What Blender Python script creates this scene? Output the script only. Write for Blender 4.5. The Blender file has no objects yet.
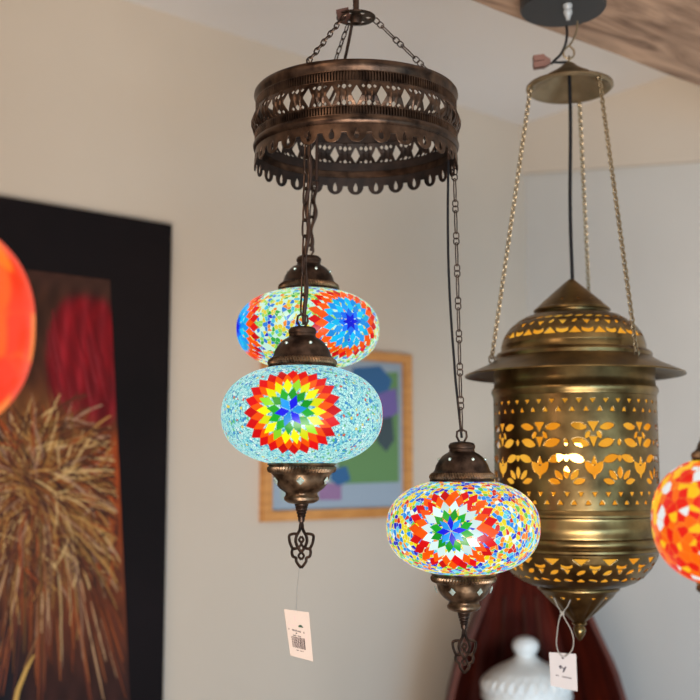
import bpy, math, random
import numpy as np
from mathutils import Vector, Matrix
random.seed(7)
PI = math.pi
sc = bpy.context.scene
COL = sc.collection
R = math.radians

# ------------------------------------------------------------------ camera
F = 1050.0
TH = math.atan(120 / 1050)
CAMZ = 1.5
CT, ST = math.cos(TH), math.sin(TH)


def at(u, v, Y):
    """room point that lies Y metres in front of the camera, seen at photo pixel (u, v)"""
    dx, dy, dz = (u - 350), F * CT - (350 - v) * ST, F * ST + (350 - v) * CT
    t = Y / dy
    return Vector((dx * t, Y, CAMZ + dz * t))


def zat(v, Y):
    return at(350, v, Y).z


cam_d = bpy.data.cameras.new('camera')
cam = bpy.data.objects.new('camera', cam_d)
COL.objects.link(cam)
cam.location = (0, 0, CAMZ)
cam.rotation_euler = (PI / 2 + TH, 0, 0)
cam_d.lens = 54
cam_d.sensor_width = 36
cam_d.dof.use_dof = True
cam_d.dof.focus_distance = 1.31
cam_d.dof.aperture_fstop = 4.2
cam_d.clip_start = 0.02
sc.camera = cam


# ------------------------------------------------------------------ materials
def srgb(r, g, b):
    def f(c):
        c /= 255
        return c / 12.92 if c <= 0.04045 else ((c + 0.055) / 1.055) ** 2.4
    return (f(r), f(g), f(b), 1)


def new_mat(name):
    m = bpy.data.materials.new(name)
    m.use_nodes = True
    nt = m.node_tree
    return m, nt, nt.nodes['Principled BSDF']


def noise_mat(name, c1, c2, rough=.5, metal=0., scale=20, bump=0., detail=4, rvar=0., stretch=None, lo=.35, hi=.65):
    m, nt, b = new_mat(name)
    N, L = nt.nodes, nt.links
    tc = N.new('ShaderNodeTexCoord')
    src = tc.outputs['Object']
    if stretch:
        mp = N.new('ShaderNodeMapping')
        mp.inputs['Scale'].default_value = stretch
        L.new(src, mp.inputs['Vector'])
        src = mp.outputs['Vector']
    no = N.new('ShaderNodeTexNoise')
    no.inputs['Scale'].default_value = scale
    no.inputs['Detail'].default_value = detail
    L.new(src, no.inputs['Vector'])
    cr = N.new('ShaderNodeValToRGB')
    cr.color_ramp.elements[0].position = lo
    cr.color_ramp.elements[1].position = hi
    cr.color_ramp.elements[0].color = c1
    cr.color_ramp.elements[1].color = c2
    L.new(no.outputs['Fac'], cr.inputs['Fac'])
    L.new(cr.outputs['Color'], b.inputs['Base Color'])
    b.inputs['Metallic'].default_value = metal
    b.inputs['Roughness'].default_value = rough
    if rvar:
        mr = N.new('ShaderNodeMapRange')
        mr.inputs['To Min'].default_value = rough - rvar
        mr.inputs['To Max'].default_value = rough + rvar
        L.new(no.outputs['Fac'], mr.inputs['Value'])
        L.new(mr.outputs['Result'], b.inputs['Roughness'])
    if bump:
        bp = N.new('ShaderNodeBump')
        bp.inputs['Strength'].default_value = bump
        bp.inputs['Distance'].default_value = .002
        L.new(no.outputs['Fac'], bp.inputs['Height'])
        L.new(bp.outputs['Normal'], b.inputs['Normal'])
    return m


def attr_mat(name, rough=.5, emit=0., base=1., metal=0.):
    m, nt, b = new_mat(name)
    N, L = nt.nodes, nt.links
    a = N.new('ShaderNodeAttribute')
    a.attribute_name = 'Col'
    mx = N.new('ShaderNodeMix')
    mx.data_type = 'RGBA'
    mx.blend_type = 'MULTIPLY'
    mx.inputs['Factor'].default_value = 1
    mx.inputs['B'].default_value = (base, base, base, 1)
    L.new(a.outputs['Color'], mx.inputs['A'])
    L.new(mx.outputs['Result'], b.inputs['Base Color'])
    b.inputs['Roughness'].default_value = rough
    b.inputs['Metallic'].default_value = metal
    if emit:
        L.new(a.outputs['Color'], b.inputs['Emission Color'])
        b.inputs['Emission Strength'].default_value = emit
    return m


def mosaic_mat(name, stops, scale, grout, gw=.06, emit=1.06, rough=.3, jitter=1.):
    """small glued glass chips with grout between them, lit by the bulb inside"""
    m, nt, b = new_mat(name)
    N, L = nt.nodes, nt.links
    tc = N.new('ShaderNodeTexCoord')
    v1 = N.new('ShaderNodeTexVoronoi')
    v1.inputs['Scale'].default_value = scale
    v1.inputs['Randomness'].default_value = jitter
    v2 = N.new('ShaderNodeTexVoronoi')
    v2.feature = 'DISTANCE_TO_EDGE'
    v2.inputs['Scale'].default_value = scale
    v2.inputs['Randomness'].default_value = jitter
    L.new(tc.outputs['Object'], v1.inputs['Vector'])
    L.new(tc.outputs['Object'], v2.inputs['Vector'])
    sp = N.new('ShaderNodeSeparateColor')
    L.new(v1.outputs['Color'], sp.inputs['Color'])
    cr = N.new('ShaderNodeValToRGB')
    cr.color_ramp.interpolation = 'CONSTANT'
    els = cr.color_ramp.elements
    pos = 0
    tot = sum(w for w, c in stops)
    for i, (w, c) in enumerate(stops):
        e = els[i] if i < 2 else els.new(min(pos, .999))
        e.position = min(pos, .999)
        e.color = c
        pos += w / tot
    L.new(sp.outputs['Red'], cr.inputs['Fac'])
    st = N.new('ShaderNodeMath')
    st.operation = 'GREATER_THAN'
    st.inputs[1].default_value = gw
    L.new(v2.outputs['Distance'], st.inputs[0])
    mx = N.new('ShaderNodeMix')
    mx.data_type = 'RGBA'
    L.new(st.outputs['Value'], mx.inputs['Factor'])
    mx.inputs['A'].default_value = grout
    L.new(cr.outputs['Color'], mx.inputs['B'])
    L.new(mx.outputs['Result'], b.inputs['Emission Color'])
    b.inputs['Emission Strength'].default_value = emit
    mz = N.new('ShaderNodeMix')
    mz.data_type = 'RGBA'
    mz.blend_type = 'MULTIPLY'
    mz.inputs['Factor'].default_value = 1
    mz.inputs['B'].default_value = (.08, .08, .08, 1)
    L.new(mx.outputs['Result'], mz.inputs['A'])
    L.new(mz.outputs['Result'], b.inputs['Base Color'])
    b.inputs['Roughness'].default_value = rough
    bp = N.new('ShaderNodeBump')
    bp.inputs['Strength'].default_value = .35
    bp.inputs['Distance'].default_value = .0006
    L.new(v2.outputs['Distance'], bp.inputs['Height'])
    L.new(bp.outputs['Normal'], b.inputs['Normal'])
    return m


def plain(name, c, rough=.5, metal=0., emit=0., alpha=None, trans=0.):
    m, nt, b = new_mat(name)
    b.inputs['Base Color'].default_value = c
    b.inputs['Roughness'].default_value = rough
    b.inputs['Metallic'].default_value = metal
    if emit:
        b.inputs['Emission Color'].default_value = c
        b.inputs['Emission Strength'].default_value = emit
    if trans:
        b.inputs['Transmission Weight'].default_value = trans
    return m


M = {}
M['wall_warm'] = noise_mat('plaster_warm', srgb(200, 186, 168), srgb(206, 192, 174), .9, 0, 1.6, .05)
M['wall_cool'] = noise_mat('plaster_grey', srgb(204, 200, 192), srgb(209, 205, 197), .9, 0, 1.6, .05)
M['band'] = noise_mat('added_panel_beige', srgb(210, 196, 178), srgb(214, 200, 182), .9, 0, 1.6, .05)
M['ceiling'] = noise_mat('ceiling_paint', srgb(226, 222, 218), srgb(230, 226, 222), .9, 0, 1.5, .05)
M['floor'] = noise_mat('floor_boards', srgb(110, 75, 50), srgb(140, 98, 66), .45, 0, 6, .2, stretch=(1, 9, 1))
M['bronze'] = noise_mat('antique_bronze', srgb(38, 28, 23), srgb(98, 76, 61), .36, .92, 60, .25, rvar=.12, lo=.3, hi=.75)
M['bronze_dark'] = noise_mat('dark_bronze', srgb(40, 30, 25), srgb(84, 66, 55), .42, .9, 80, .25, rvar=.12)
M['block_brown'] = plain('brown_terminal_plastic', srgb(66, 36, 27), .6)
M['bronze_cup'] = noise_mat('rubbed_bronze', srgb(66, 50, 38), srgb(146, 120, 94), .38, .9, 70, .25, rvar=.1)
M['bronze_inner'] = noise_mat('shaded_bronze_inside', srgb(26, 19, 16), srgb(46, 34, 28), .62, .6, 60, .2)  # inner faces painted darker, standing for the shade inside the ring
M['brass'] = noise_mat('aged_brass', srgb(80, 62, 36), srgb(154, 128, 82), .31, .95, 22, .2, rvar=.08, lo=.3, hi=.75)
M['brass_dark'] = noise_mat('dull_brass', srgb(124, 108, 82), srgb(158, 140, 112), .42, .85, 30, .05, lo=.2, hi=.8)
M['cord'] = plain('black_cord', srgb(14, 13, 16), .6)
M['brown_cord'] = plain('brown_cord', srgb(48, 32, 24), .55)
M['black_plastic'] = plain('black_plastic', srgb(34, 34, 36), .45)
M['grey_plastic'] = plain('grey_plastic', srgb(150, 152, 152), .35)
M['tag'] = plain('tag_card', srgb(196, 174, 158), .8)
M['tag2'] = plain('tag_card_cream', srgb(190, 176, 168), .8)
M['ink'] = plain('tag_ink', srgb(70, 58, 62), .7)
M['ink_green'] = plain('tag_green', srgb(38, 66, 44), .7)
M['thread'] = plain('string', srgb(150, 140, 128), .5)
M['nylon'] = plain('nylon_thread', srgb(190, 186, 180), .3, trans=.85)
M['mirror'] = plain('mirror_jewel', srgb(205, 225, 215), .08, .6)
M['tile'] = attr_mat('mosaic_tile', .3, 1.08, .1)
M['paint'] = attr_mat('oil_paint', .38)
M['black_frame'] = noise_mat('black_lacquer', srgb(14, 9, 11), srgb(22, 15, 17), .6, 0, 3)
M['gold_frame'] = noise_mat('golden_wood', srgb(190, 128, 66), srgb(214, 152, 84), .4, 0, 14, 0, stretch=(1, 1, 6))
M['ceramic'] = noise_mat('white_ceramic', srgb(214, 216, 212), srgb(226, 228, 224), .35, 0, 30, .2)
M['bulb'] = plain('bulb_glow', (1, .72, .34, 1), .3, emit=70)


def wood(name, c1, c2, scale, stretch, rough=.5, dist=2.5, bump=.15):
    m, nt, b = new_mat(name)
    N, L = nt.nodes, nt.links
    tc = N.new('ShaderNodeTexCoord')
    mp = N.new('ShaderNodeMapping')
    mp.inputs['Scale'].default_value = stretch
    L.new(tc.outputs['Object'], mp.inputs['Vector'])
    w = N.new('ShaderNodeTexNoise')
    w.inputs['Scale'].default_value = scale
    w.inputs['Detail'].default_value = 7
    w.inputs['Distortion'].default_value = dist
    L.new(mp.outputs['Vector'], w.inputs['Vector'])
    cr = N.new('ShaderNodeValToRGB')
    cr.color_ramp.elements[0].position = .3
    cr.color_ramp.elements[1].position = .68
    cr.color_ramp.elements[0].color = c1
    cr.color_ramp.elements[1].color = c2
    L.new(w.outputs['Fac'], cr.inputs['Fac'])
    L.new(cr.outputs['Color'], b.inputs['Base Color'])
    b.inputs['Roughness'].default_value = rough
    bp = N.new('ShaderNodeBump')
    bp.inputs['Strength'].default_value = bump
    bp.inputs['Distance'].default_value = .004
    L.new(w.outputs['Fac'], bp.inputs['Height'])
    L.new(bp.outputs['Normal'], b.inputs['Normal'])
    return m


M['beam'] = wood('oak_beam', srgb(106, 80, 62), srgb(176, 144, 118), 3.4, (1, 5, 5), .75, 1.8)
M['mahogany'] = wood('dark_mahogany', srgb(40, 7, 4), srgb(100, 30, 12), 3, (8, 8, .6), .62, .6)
M['mahogany_strip'] = wood('reddish_mahogany', srgb(62, 26, 15), srgb(92, 42, 25), 3, (8, 8, 1), .6, .6)  # own wood tone of the front edge strips and the ribs

for k_m, sp_ in (('black_frame', .15), ('paint', .2), ('mahogany', .2), ('mahogany_strip', .2), ('tile', .3), ('cord', .25), ('brown_cord', .25)):
    M[k_m].node_tree.nodes['Principled BSDF'].inputs['Specular IOR Level'].default_value = sp_

# amber liner: translucent amber sheet behind the pierced brass, lit by the bulb
m, nt, b = new_mat('amber_liner')
N, L = nt.nodes, nt.links
for n in list(N):
    if n.type != 'OUTPUT_MATERIAL':
        N.remove(n)
out = [n for n in N if n.type == 'OUTPUT_MATERIAL'][0]
em = N.new('ShaderNodeEmission')
no = N.new('ShaderNodeTexNoise')
no.inputs['Scale'].default_value = 14
tc = N.new('ShaderNodeTexCoord')
L.new(tc.outputs['Object'], no.inputs['Vector'])
cr = N.new('ShaderNodeValToRGB')
cr.color_ramp.elements[0].position = .35
cr.color_ramp.elements[1].position = .65
cr.color_ramp.elements[0].color = srgb(244, 152, 34)
cr.color_ramp.elements[1].color = srgb(255, 196, 70)
L.new(no.outputs['Fac'], cr.inputs['Fac'])
L.new(cr.outputs['Color'], em.inputs['Color'])
em.inputs['Strength'].default_value = 1.0
tr = N.new('ShaderNodeBsdfTransparent')
tr.inputs['Color'].default_value = (1, .7, .3, 1)
mxs = N.new('ShaderNodeMixShader')
mxs.inputs['Fac'].default_value = .3
L.new(em.outputs[0], mxs.inputs[1])
L.new(tr.outputs[0], mxs.inputs[2])
L.new(mxs.outputs[0], out.inputs['Surface'])
M['liner'] = m


# ------------------------------------------------------------------ mesh builder
class MB:
    def __init__(s):
        s.v, s.f, s.mi, s.c = [], [], [], []

    def add(s, vs, fs, mi=0, col=None):
        o = len(s.v)
        s.v += [tuple(p) for p in vs]
        s.f += [tuple(i + o for i in f) for f in fs]
        s.mi += [mi] * len(fs)
        s.c += [col] * len(fs)
        return s

    def box(s, c, d, rot=None, mi=0, col=None):
        hx, hy, hz = d[0] / 2, d[1] / 2, d[2] / 2
        vs = [Vector((x, y, z)) for x in (-hx, hx) for y in (-hy, hy) for z in (-hz, hz)]
        if rot is not None:
            vs = [rot @ p for p in vs]
        vs = [p + Vector(c) for p in vs]
        fs = [(0, 1, 3, 2), (4, 6, 7, 5), (0, 4, 5, 1), (2, 3, 7, 6), (0, 2, 6, 4), (1, 5, 7, 3)]
        return s.add(vs, fs, mi, col)

    def prism(s, quad, nrm, t, mi=0, col=None):
        """polygon (list of points) given thickness t along nrm"""
        n = len(quad)
        nv = Vector(nrm) * t
        vs = [Vector(p) for p in quad] + [Vector(p) + nv for p in quad]
        fs = [tuple(range(n - 1, -1, -1)), tuple(range(n, 2 * n))]
        fs += [(i, (i + 1) % n, n + (i + 1) % n, n + i) for i in range(n)]
        return s.add(vs, fs, mi, col)

    def lathe(s, prof, n=64, c=(0, 0, 0), fr=None, cap=False, mi=0):
        vs, fs = [], []
        k = len(prof)
        for i in range(n):
            a = 2 * PI * i / n
            for j, (r, z) in enumerate(prof):
                rr = r * (fr(a, j, z) if fr else 1)
                vs.append((c[0] + rr * math.cos(a), c[1] + rr * math.sin(a), c[2] + z))
        for i in range(n):
            i2 = (i + 1) % n
            for j in range(k - 1):
                fs.append((i * k + j, i2 * k + j, i2 * k + j + 1, i * k + j + 1))
        if cap:
            fs.append(tuple(i * k for i in range(n))[::-1])
            fs.append(tuple(i * k + k - 1 for i in range(n)))
        return s.add(vs, fs, mi)

    def tube(s, pts, r, n=8, closed=False, mi=0, col=None, caps=True):
        pts = [Vector(p) for p in pts]
        m = len(pts)
        rs = r if isinstance(r, (list, tuple)) else [r] * m
        vs, fs = [], []
        prev = None
        for i, p in enumerate(pts):
            if closed:
                t = pts[(i + 1) % m] - pts[i - 1]
            else:
                t = pts[min(i + 1, m - 1)] - pts[max(i - 1, 0)]
            if t.length < 1e-9:
                t = Vector((0, 0, 1))
            t.normalize()
            if prev is None:
                a = Vector((0, 1, 0)) if abs(t.y) < .9 else Vector((1, 0, 0))
            else:
                a = prev
            a = (a - t * a.dot(t))
            a.normalize()
            prev = a
            bb = t.cross(a)
            for j in range(n):
                q = 2 * PI * j / n
                vs.append(p + (a * math.cos(q) + bb * math.sin(q)) * rs[i])
        rg = m if closed else m - 1
        for i in range(rg):
            i2 = (i + 1) % m
            for j in range(n):
                j2 = (j + 1) % n
                fs.append((i * n + j, i * n + j2, i2 * n + j2, i2 * n + j))
        if not closed and caps:
            fs.append(tuple(range(n))[::-1])
            fs.append(tuple((m - 1) * n + j for j in range(n)))
        return s.add(vs, fs, mi, col)

    def sphere(s, c, r, n=24, k=14, sz=1., mi=0):
        prof = [(max(r * math.sin(PI * i / k), 1e-5), -r * sz * math.cos(PI * i / k)) for i in range(k + 1)]
        return s.lathe(prof, n, c, mi=mi)

    def obj(s, name, mats, parent=None, smooth=True, angle=40, loc=None, solid=None):
        me = bpy.data.meshes.new(name)
        me.from_pydata(s.v, [], s.f)
        if not isinstance(mats, (list, tuple)):
            mats = [mats]
        for mt in mats:
            me.materials.append(mt)
        me.polygons.foreach_set('material_index', s.mi)
        if any(c is not None for c in s.c):
            ca = me.color_attributes.new('Col', 'FLOAT_COLOR', 'CORNER')
            arr = []
            for p, c in zip(me.polygons, s.c):
                if c is None:
                    c = (1, 1, 1, 1)
                if isinstance(c, list):
                    for q in c:
                        arr += list(q)
                else:
                    arr += list(c) * len(p.vertices)
            ca.data.foreach_set('color', arr)
        if smooth:
            me.shade_smooth()
            me.set_sharp_from_angle(angle=R(angle))
        me.update()
        o = bpy.data.objects.new(name, me)
        COL.objects.link(o)
        if parent:
            o.parent = parent
        if loc:
            o.location = loc
        if solid:
            md = o.modifiers.new('thickness', 'SOLIDIFY')
            md.thickness = solid
            md.offset = -1
            md.material_offset = len(mats) - 1
        return o


def tag(o, label, cat=None, group=None):
    o['label'] = label
    if cat:
        o['category'] = cat
    if group:
        o['group'] = group
    return o


def thing(name, loc, label, cat, group=None):
    o = bpy.data.objects.new(name, None)
    o.empty_display_size = .05
    COL.objects.link(o)
    o.location = loc
    return tag(o, label, cat, group)


def struct(o):
    o['kind'] = 'structure'
    return o


# pierced sheet of revolution -----------------------------------------------
def pierced(name, prof, rref, nth, ns, sdf, mats, parent, solid=.0012, bulge=None, th0=0.):
    """prof: [(r, z)] swept round z; sdf(x, s) in metres (x along the arc at rref, s along the profile),
    negative = hole; hole outlines are followed exactly by moving grid vertices onto them"""
    P = np.array(prof, float)
    seg = np.hypot(*np.diff(P, axis=0).T)
    cum = np.concatenate([[0], np.cumsum(seg)])
    S = cum[-1]
    xs = np.arange(nth) * (2 * PI * rref / nth)
    ss = np.linspace(0, S, ns + 1)
    X, SS = np.meshgrid(xs, ss, indexing='ij')
    hx, hs = 2 * PI * rref / nth, S / ns
    h = max(hx, hs)
    C = 2 * PI * rref
    d = sdf(X, SS)
    e = h * .05
    gx = (sdf(X + e, SS) - sdf(X - e, SS)) / (2 * e)
    gs = (sdf(X, SS + e) - sdf(X, SS - e)) / (2 * e)
    g2 = gx * gx + gs * gs + 1e-9
    near = (np.abs(d) < .62 * h)
    mvx = np.where(near, -d * gx / g2, 0)
    mvs = np.where(near, -d * gs / g2, 0)
    mvs[:, 0] = 0
    mvs[:, -1] = 0
    mvx = np.clip(mvx, -.6 * hx, .6 * hx)
    mvs = np.clip(mvs, -.6 * hs, .6 * hs)
    Xn, Sn = X + mvx, SS + mvs
    r = np.interp(Sn, cum, P[:, 0])
    z = np.interp(Sn, cum, P[:, 1])
    th = Xn / rref + th0
    if bulge is not None:
        r = r + bulge(Xn, Sn)
    V = np.stack([r * np.cos(th), r * np.sin(th), z], -1).reshape(-1, 3)
    Xc = X + hx / 2
    dc = sdf(Xc[:, :-1], SS[:, :-1] + hs / 2)
    keep = dc > 0
    ii, jj = np.nonzero(keep)
    i2 = (ii + 1) % nth
    k = ns + 1
    Fc = np.stack([ii * k + jj, i2 * k + jj, i2 * k + jj + 1, ii * k + jj + 1], -1)
    used = np.unique(Fc)
    rm = -np.ones(len(V), int)
    rm[used] = np.arange(len(used))
    mb = MB()
    mb.v = V[used].tolist()
    mb.f = rm[Fc].tolist()
    mb.mi = [0] * len(mb.f)
    mb.c = [None] * len(mb.f)
    # make the normals point outwards: profile runs upwards -> outward
    return mb.obj(name, mats, parent, angle=50, solid=solid)


# 2-d shapes (vectorised, negative inside)
def sd_diamond(x, y, a, b):
    k = np.abs(x) / a + np.abs(y) / b - 1
    return k * (a * b / math.hypot(a, b))


def sd_circ(x, y, r):
    return np.hypot(x, y) - r


def sd_ell(x, y, a, b, rot=0.):
    c, s_ = math.cos(rot), math.sin(rot)
    x, y = x * c + y * s_, -x * s_ + y * c
    k = np.hypot(x / a, y / b)
    return (k - 1) * min(a, b)


def sd_tri(x, y, w, h, up=1):
    """isosceles triangle centred, half width w, half height h"""
    y = y * up
    n = math.hypot(2 * h, w)
    side = (np.abs(x) * 2 * h + (y - h) * w) / n
    return np.maximum(side, -h - y)


def crescent(x, y, R1, off, R2, rot=0., a=1.):
    c, s_ = math.cos(rot), math.sin(rot)
    x, y = x * c + y * s_, -x * s_ + y * c
    return np.maximum(np.hypot(x * a, y) - R1, -(np.hypot(x * a, y - off) - R2))


def lens(x, y, L_, w_, rot=0.):
    """pointed leaf, half length L_, half width w_"""
    c, s_ = math.cos(rot), math.sin(rot)
    x, y = x * c + y * s_, -x * s_ + y * c
    R_ = (L_ * L_ + w_ * w_) / (2 * w_)
    e = R_ - w_
    return np.maximum(np.hypot(x, y - e) - R_, np.hypot(x, y + e) - R_)


def per(x, P):
    return (x + P / 2) % P - P / 2


# ------------------------------------------------------------------ room
HC = 1.15
ZC = CAMZ + HC


def ray(u, v):
    return Vector((u - 350, F * CT - (350 - v) * ST, F * ST + (350 - v) * CT))


def on_z(u, v, h):
    d = ray(u, v)
    return d * (h / d.z)


A = on_z(125, 0, HC)
B = on_z(520, 125, HC)
dW = Vector((B.x - A.x, B.y - A.y, 0)).normalized()       # along the left wall, away from the camera
nW = Vector((dW.y, -dW.x, 0))                              # out of the wall towards the room


def on_wall(u, v, off=0.):
    d = ray(u, v)
    n = nW
    t = (A.dot(n) + off) / d.dot(n)
    p = d * t
    return Vector((p.x, p.y, p.z + CAMZ))


cr_ = on_wall(527, 300)
corner = Vector((cr_.x, cr_.y, 0))
dR = nW.copy()                                             # along the right wall, towards the camera side


def slab(name, p0, p1, z0, z1, nrm, t, mat):
    mb = MB()
    q = [Vector((p0.x, p0.y, z0)), Vector((p1.x, p1.y, z0)), Vector((p1.x, p1.y, z1)), Vector((p0.x, p0.y, z1))]
    mb.prism(q, nrm, t)
    return struct(mb.obj(name, mat, smooth=False))


L0 = corner - dW * 5.2
R1 = corner + dR * 5.2
slab('wall_left', L0, corner + dW * .1, 0, ZC, -nW, .1, M['wall_warm'])
slab('wall_right', corner, R1, 0, ZC, dW, .1, M['wall_cool'])
far = L0 + dR * 5.2
for nm, z, t, mt in (('floor', 0, -.1, M['floor']), ('ceiling', ZC, .1, M['ceiling'])):
    mb = MB()
    q = [L0, corner, R1, far]
    mb.prism([Vector((p.x, p.y, z)) for p in q], (0, 0, 1), t)
    struct(mb.obj(nm, mt, smooth=False))
# baseboards
mb = MB()
mb.prism([L0 + nW * .015 + Vector((0, 0, 0)), corner + nW * .015, corner + nW * .015 + Vector((0, 0, .1)), L0 + nW * .015 + Vector((0, 0, .1))], -nW, .015)
struct(mb.obj('baseboard_left', M['ceiling'], smooth=False))


def on_rwall(u, v, off=0.):
    d = ray(u, v)
    c = corner.dot(-dW) + off
    t = c / d.dot(-dW)
    p = d * t
    return Vector((p.x, p.y, p.z + CAMZ))


# thin beige panel added for the tone change along the right wall's top
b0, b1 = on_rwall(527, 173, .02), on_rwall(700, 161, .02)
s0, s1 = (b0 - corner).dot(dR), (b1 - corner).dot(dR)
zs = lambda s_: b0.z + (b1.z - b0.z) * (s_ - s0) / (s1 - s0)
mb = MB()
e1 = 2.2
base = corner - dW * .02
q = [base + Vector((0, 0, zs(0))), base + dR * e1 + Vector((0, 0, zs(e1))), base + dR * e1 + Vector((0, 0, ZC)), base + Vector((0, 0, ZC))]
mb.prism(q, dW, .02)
struct(mb.obj('added_tone_panel_1', M['band'], smooth=False))

# ------------------------------------------------------------------ timber beam
hb = .775
p1, p2 = on_z(465, 0, hb), on_z(700, 90, hb)
db = Vector((p2.x - p1.x, p2.y - p1.y, 0)).normalized()
nb = Vector((db.y, -db.x, 0))
mb = MB()
q0, q1 = p1 - db * 2.0, p1 + db * 2.35
n_ = 40
W, Hh = .27, .22
rows = []
for i in range(n_ + 1):
    t = i / n_
    c = q0.lerp(q1, t)
    w1 = .003 * math.sin(t * 23) + .002 * math.sin(t * 61)
    rows.append([c + nb * w1, c + nb * (W + w1)])
vs, fs = [], []
for i, (a, b_) in enumerate(rows):
    j = .002 * math.sin(i * 1.7)
    vs += [Vector((a.x, a.y, CAMZ + hb + .008)), Vector((a.x, a.y, CAMZ + hb + Hh)), Vector((b_.x, b_.y, CAMZ + hb + Hh)), Vector((b_.x, b_.y, CAMZ + hb + .008)),
           Vector((b_.x, b_.y, CAMZ + hb + .001)) - nb * .008, Vector((a.x, a.y, CAMZ + hb + .001)) + nb * .008]
for i in range(n_):
    for j in range(6):
        fs.append((i * 6 + j, i * 6 + (j + 1) % 6, i * 6 + 6 + (j + 1) % 6, i * 6 + 6 + j))
fs += [tuple(range(6))[::-1], tuple(n_ * 6 + j for j in range(6))]
ang = math.atan2(db.y, db.x)
rotm = Matrix.Rotation(-ang, 3, 'Z')
vs = [rotm @ v for v in vs]
mb.add(vs, fs)
bo = mb.obj('ceiling_beam', M['beam'], smooth=True, angle=35)
bo.rotation_euler = (0, 0, ang)
struct(bo)
tag(bo, 'rough brown timber beam crossing the top right corner')


# ------------------------------------------------------------------ chains
def link_pts(c, ax, side, L, W, n=10):
    """long oval link centred at c, axis ax, width direction side"""
    pts = []
    for i in range(n):
        a = 2 * PI * i / n
        ca, sa = math.cos(a), math.sin(a)
        pts.append(c + ax * ((L / 2 - W / 2) * (1 if ca > 0 else -1) * (1 if abs(ca) > .01 else 0) + W / 2 * ca) + side * (W / 2 * sa))
    return pts


def chain_small(mb, p0, p1, L, W, r, n=8, m=4, sag=0.):
    p0, p1 = Vector(p0), Vector(p1)
    d = p1 - p0
    N_ = max(2, int(round(d.length / (L - 2 * r) / 1.0)))
    ax = d.normalized()
    s1 = ax.cross(Vector((.3, 1, .1))).normalized()
    s2 = ax.cross(s1)
    for i in range(N_):
        c = p0 + d * ((i + .5) / N_)
        c = c + Vector((0, 0, -sag * 4 * ((i + .5) / N_) * (1 - (i + .5) / N_)))
        a = .5 + (i % 2) * PI / 2
        side = s1 * math.cos(a) + s2 * math.sin(a)
        mb.tube(link_pts(c, ax, side, d.length / N_ + 2 * r, W, n), r, m, closed=True)


def chain_bar(mb, p0, p1, unit=.042, r=.00075, phase=0.):
    """figure-of-eight knots joined by long narrow wire bars"""
    p0, p1 = Vector(p0), Vector(p1)
    d = p1 - p0
    N_ = max(1, int(round(d.length / unit)))
    ax = d.normalized()
    s1 = ax.cross(Vector((0, 1, 0))).normalized()
    u = d.length / N_
    for i in range(N_):
        c = p0 + ax * (u * i)
        for q in (.0045, .0125):
            mb.tube(link_pts(c + ax * q, ax, s1, .0095, .0075, 10), r, 5, closed=True)
        mb.tube(link_pts(c + ax * (.016 + (u - .016) / 2), ax, s1, u - .016 + .004, .0032, 8), r, 5, closed=True)


# ------------------------------------------------------------------ ring chandelier
YC = 1.39
XC = at(356, 120, YC).x
zt = CAMZ + .509
KH = 1.18
ring = thing('ring_chandelier', (XC, YC, zt - .1 * KH), 'antique bronze pierced ring chandelier with scalloped edge hanging from a rod', 'chandelier')
RC = .1365
NU = 28
CW = 2 * PI * RC / NU
ring.rotation_euler = (R(1.4), 0, 0)


def zl(v):          # local height from ring base
    return v + .1


# rims
mb = MB()
mb.lathe([(r_, z_ * KH) for r_, z_ in [(.1345, .1), (.1365, .1005), (.1385, .0985), (.139, .0955), (.1375, .092), (.1362, .0885), (.1345, .0885), (.1335, .092), (.133, .098), (.1345, .1)]], 140)
mb.obj('top_rim', M['bronze'], ring)
mb = MB()
mb.lathe([(r_, z_ * KH) for r_, z_ in [(.1355, .0405), (.1385, .040), (.1398, .037), (.139, .0335), (.1372, .0315), (.135, .032), (.1355, .0405)]], 140)
mb.obj('middle_rim', M['bronze'], ring)


def ribband(name, z0, z1, r0, n=224):
    mb = MB()
    vs, fs = [], []
    prof = []
    nn = n * 4
    zr = [z0, z0 + .0012, z0 + .0018, z1 - .0018, z1 - .0012, z1]
    for i in range(nn):
        a = 2 * PI * i / nn
        hi = (i % 4) < 2
        for j, z in enumerate(zr):
            r = r0 + (.0004 if j in (0, 1, 4, 5) else (.0006 if hi else -.0024))
            vs.append((r * math.cos(a), r * math.sin(a), z))
    k = 6
    for i in range(nn):
        i2 = (i + 1) % nn
        for j in range(k - 1):
            fs.append((i * k + j, i2 * k + j, i2 * k + j + 1, i * k + j + 1))
    mb.add(vs, fs)
    mb.lathe([(r0 - .003, z1), (r0 - .003, z0)], 100, mi=1)
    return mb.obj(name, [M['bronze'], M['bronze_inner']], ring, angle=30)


ribband('ribbed_band', .0765 * KH, .0885 * KH, .1362)
ribband('ribbed_band', .0400 * KH, .0505 * KH, .1372)


def open_sdf(x, s):
    s = s / KH
    xc = per(x, CW)
    xh = per(x + CW / 2, CW)
    y = s - .0125
    d = sd_diamond(xc, y, .0064, .0112)
    d = np.minimum(d, sd_circ(xc, y, .0052))
    for yy in (.0035, .0215):
        d = np.minimum(d, sd_diamond(xh, s - yy, .0036, .0034))
    d = np.minimum(d, sd_diamond(np.abs(xc) - .0082, s - .0222, .0026, .0028))
    d = np.minimum(d, sd_diamond(np.abs(xc) - .0082, s - .0028, .0022, .0024))
    return d


def open_bulge(x, s):
    s = s / KH
    xh = np.abs(per(x + CW / 2, CW))
    xe = xh - .0022 - .0016 * np.sin(s / .025 * PI)
    return .0011 * np.exp(-(xe / .0011) ** 2) + 0 * s


pierced('pierced_band', [(r_, z_ * KH) for r_, z_ in [(.1362, .0500), (.139, .0540), (.1412, .060), (.1415, .0645), (.139, .071), (.1362, .0770)]],
        RC, NU * 40, 36, open_sdf, [M['bronze'], M['bronze_inner']], ring, .0011, open_bulge)


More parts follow.
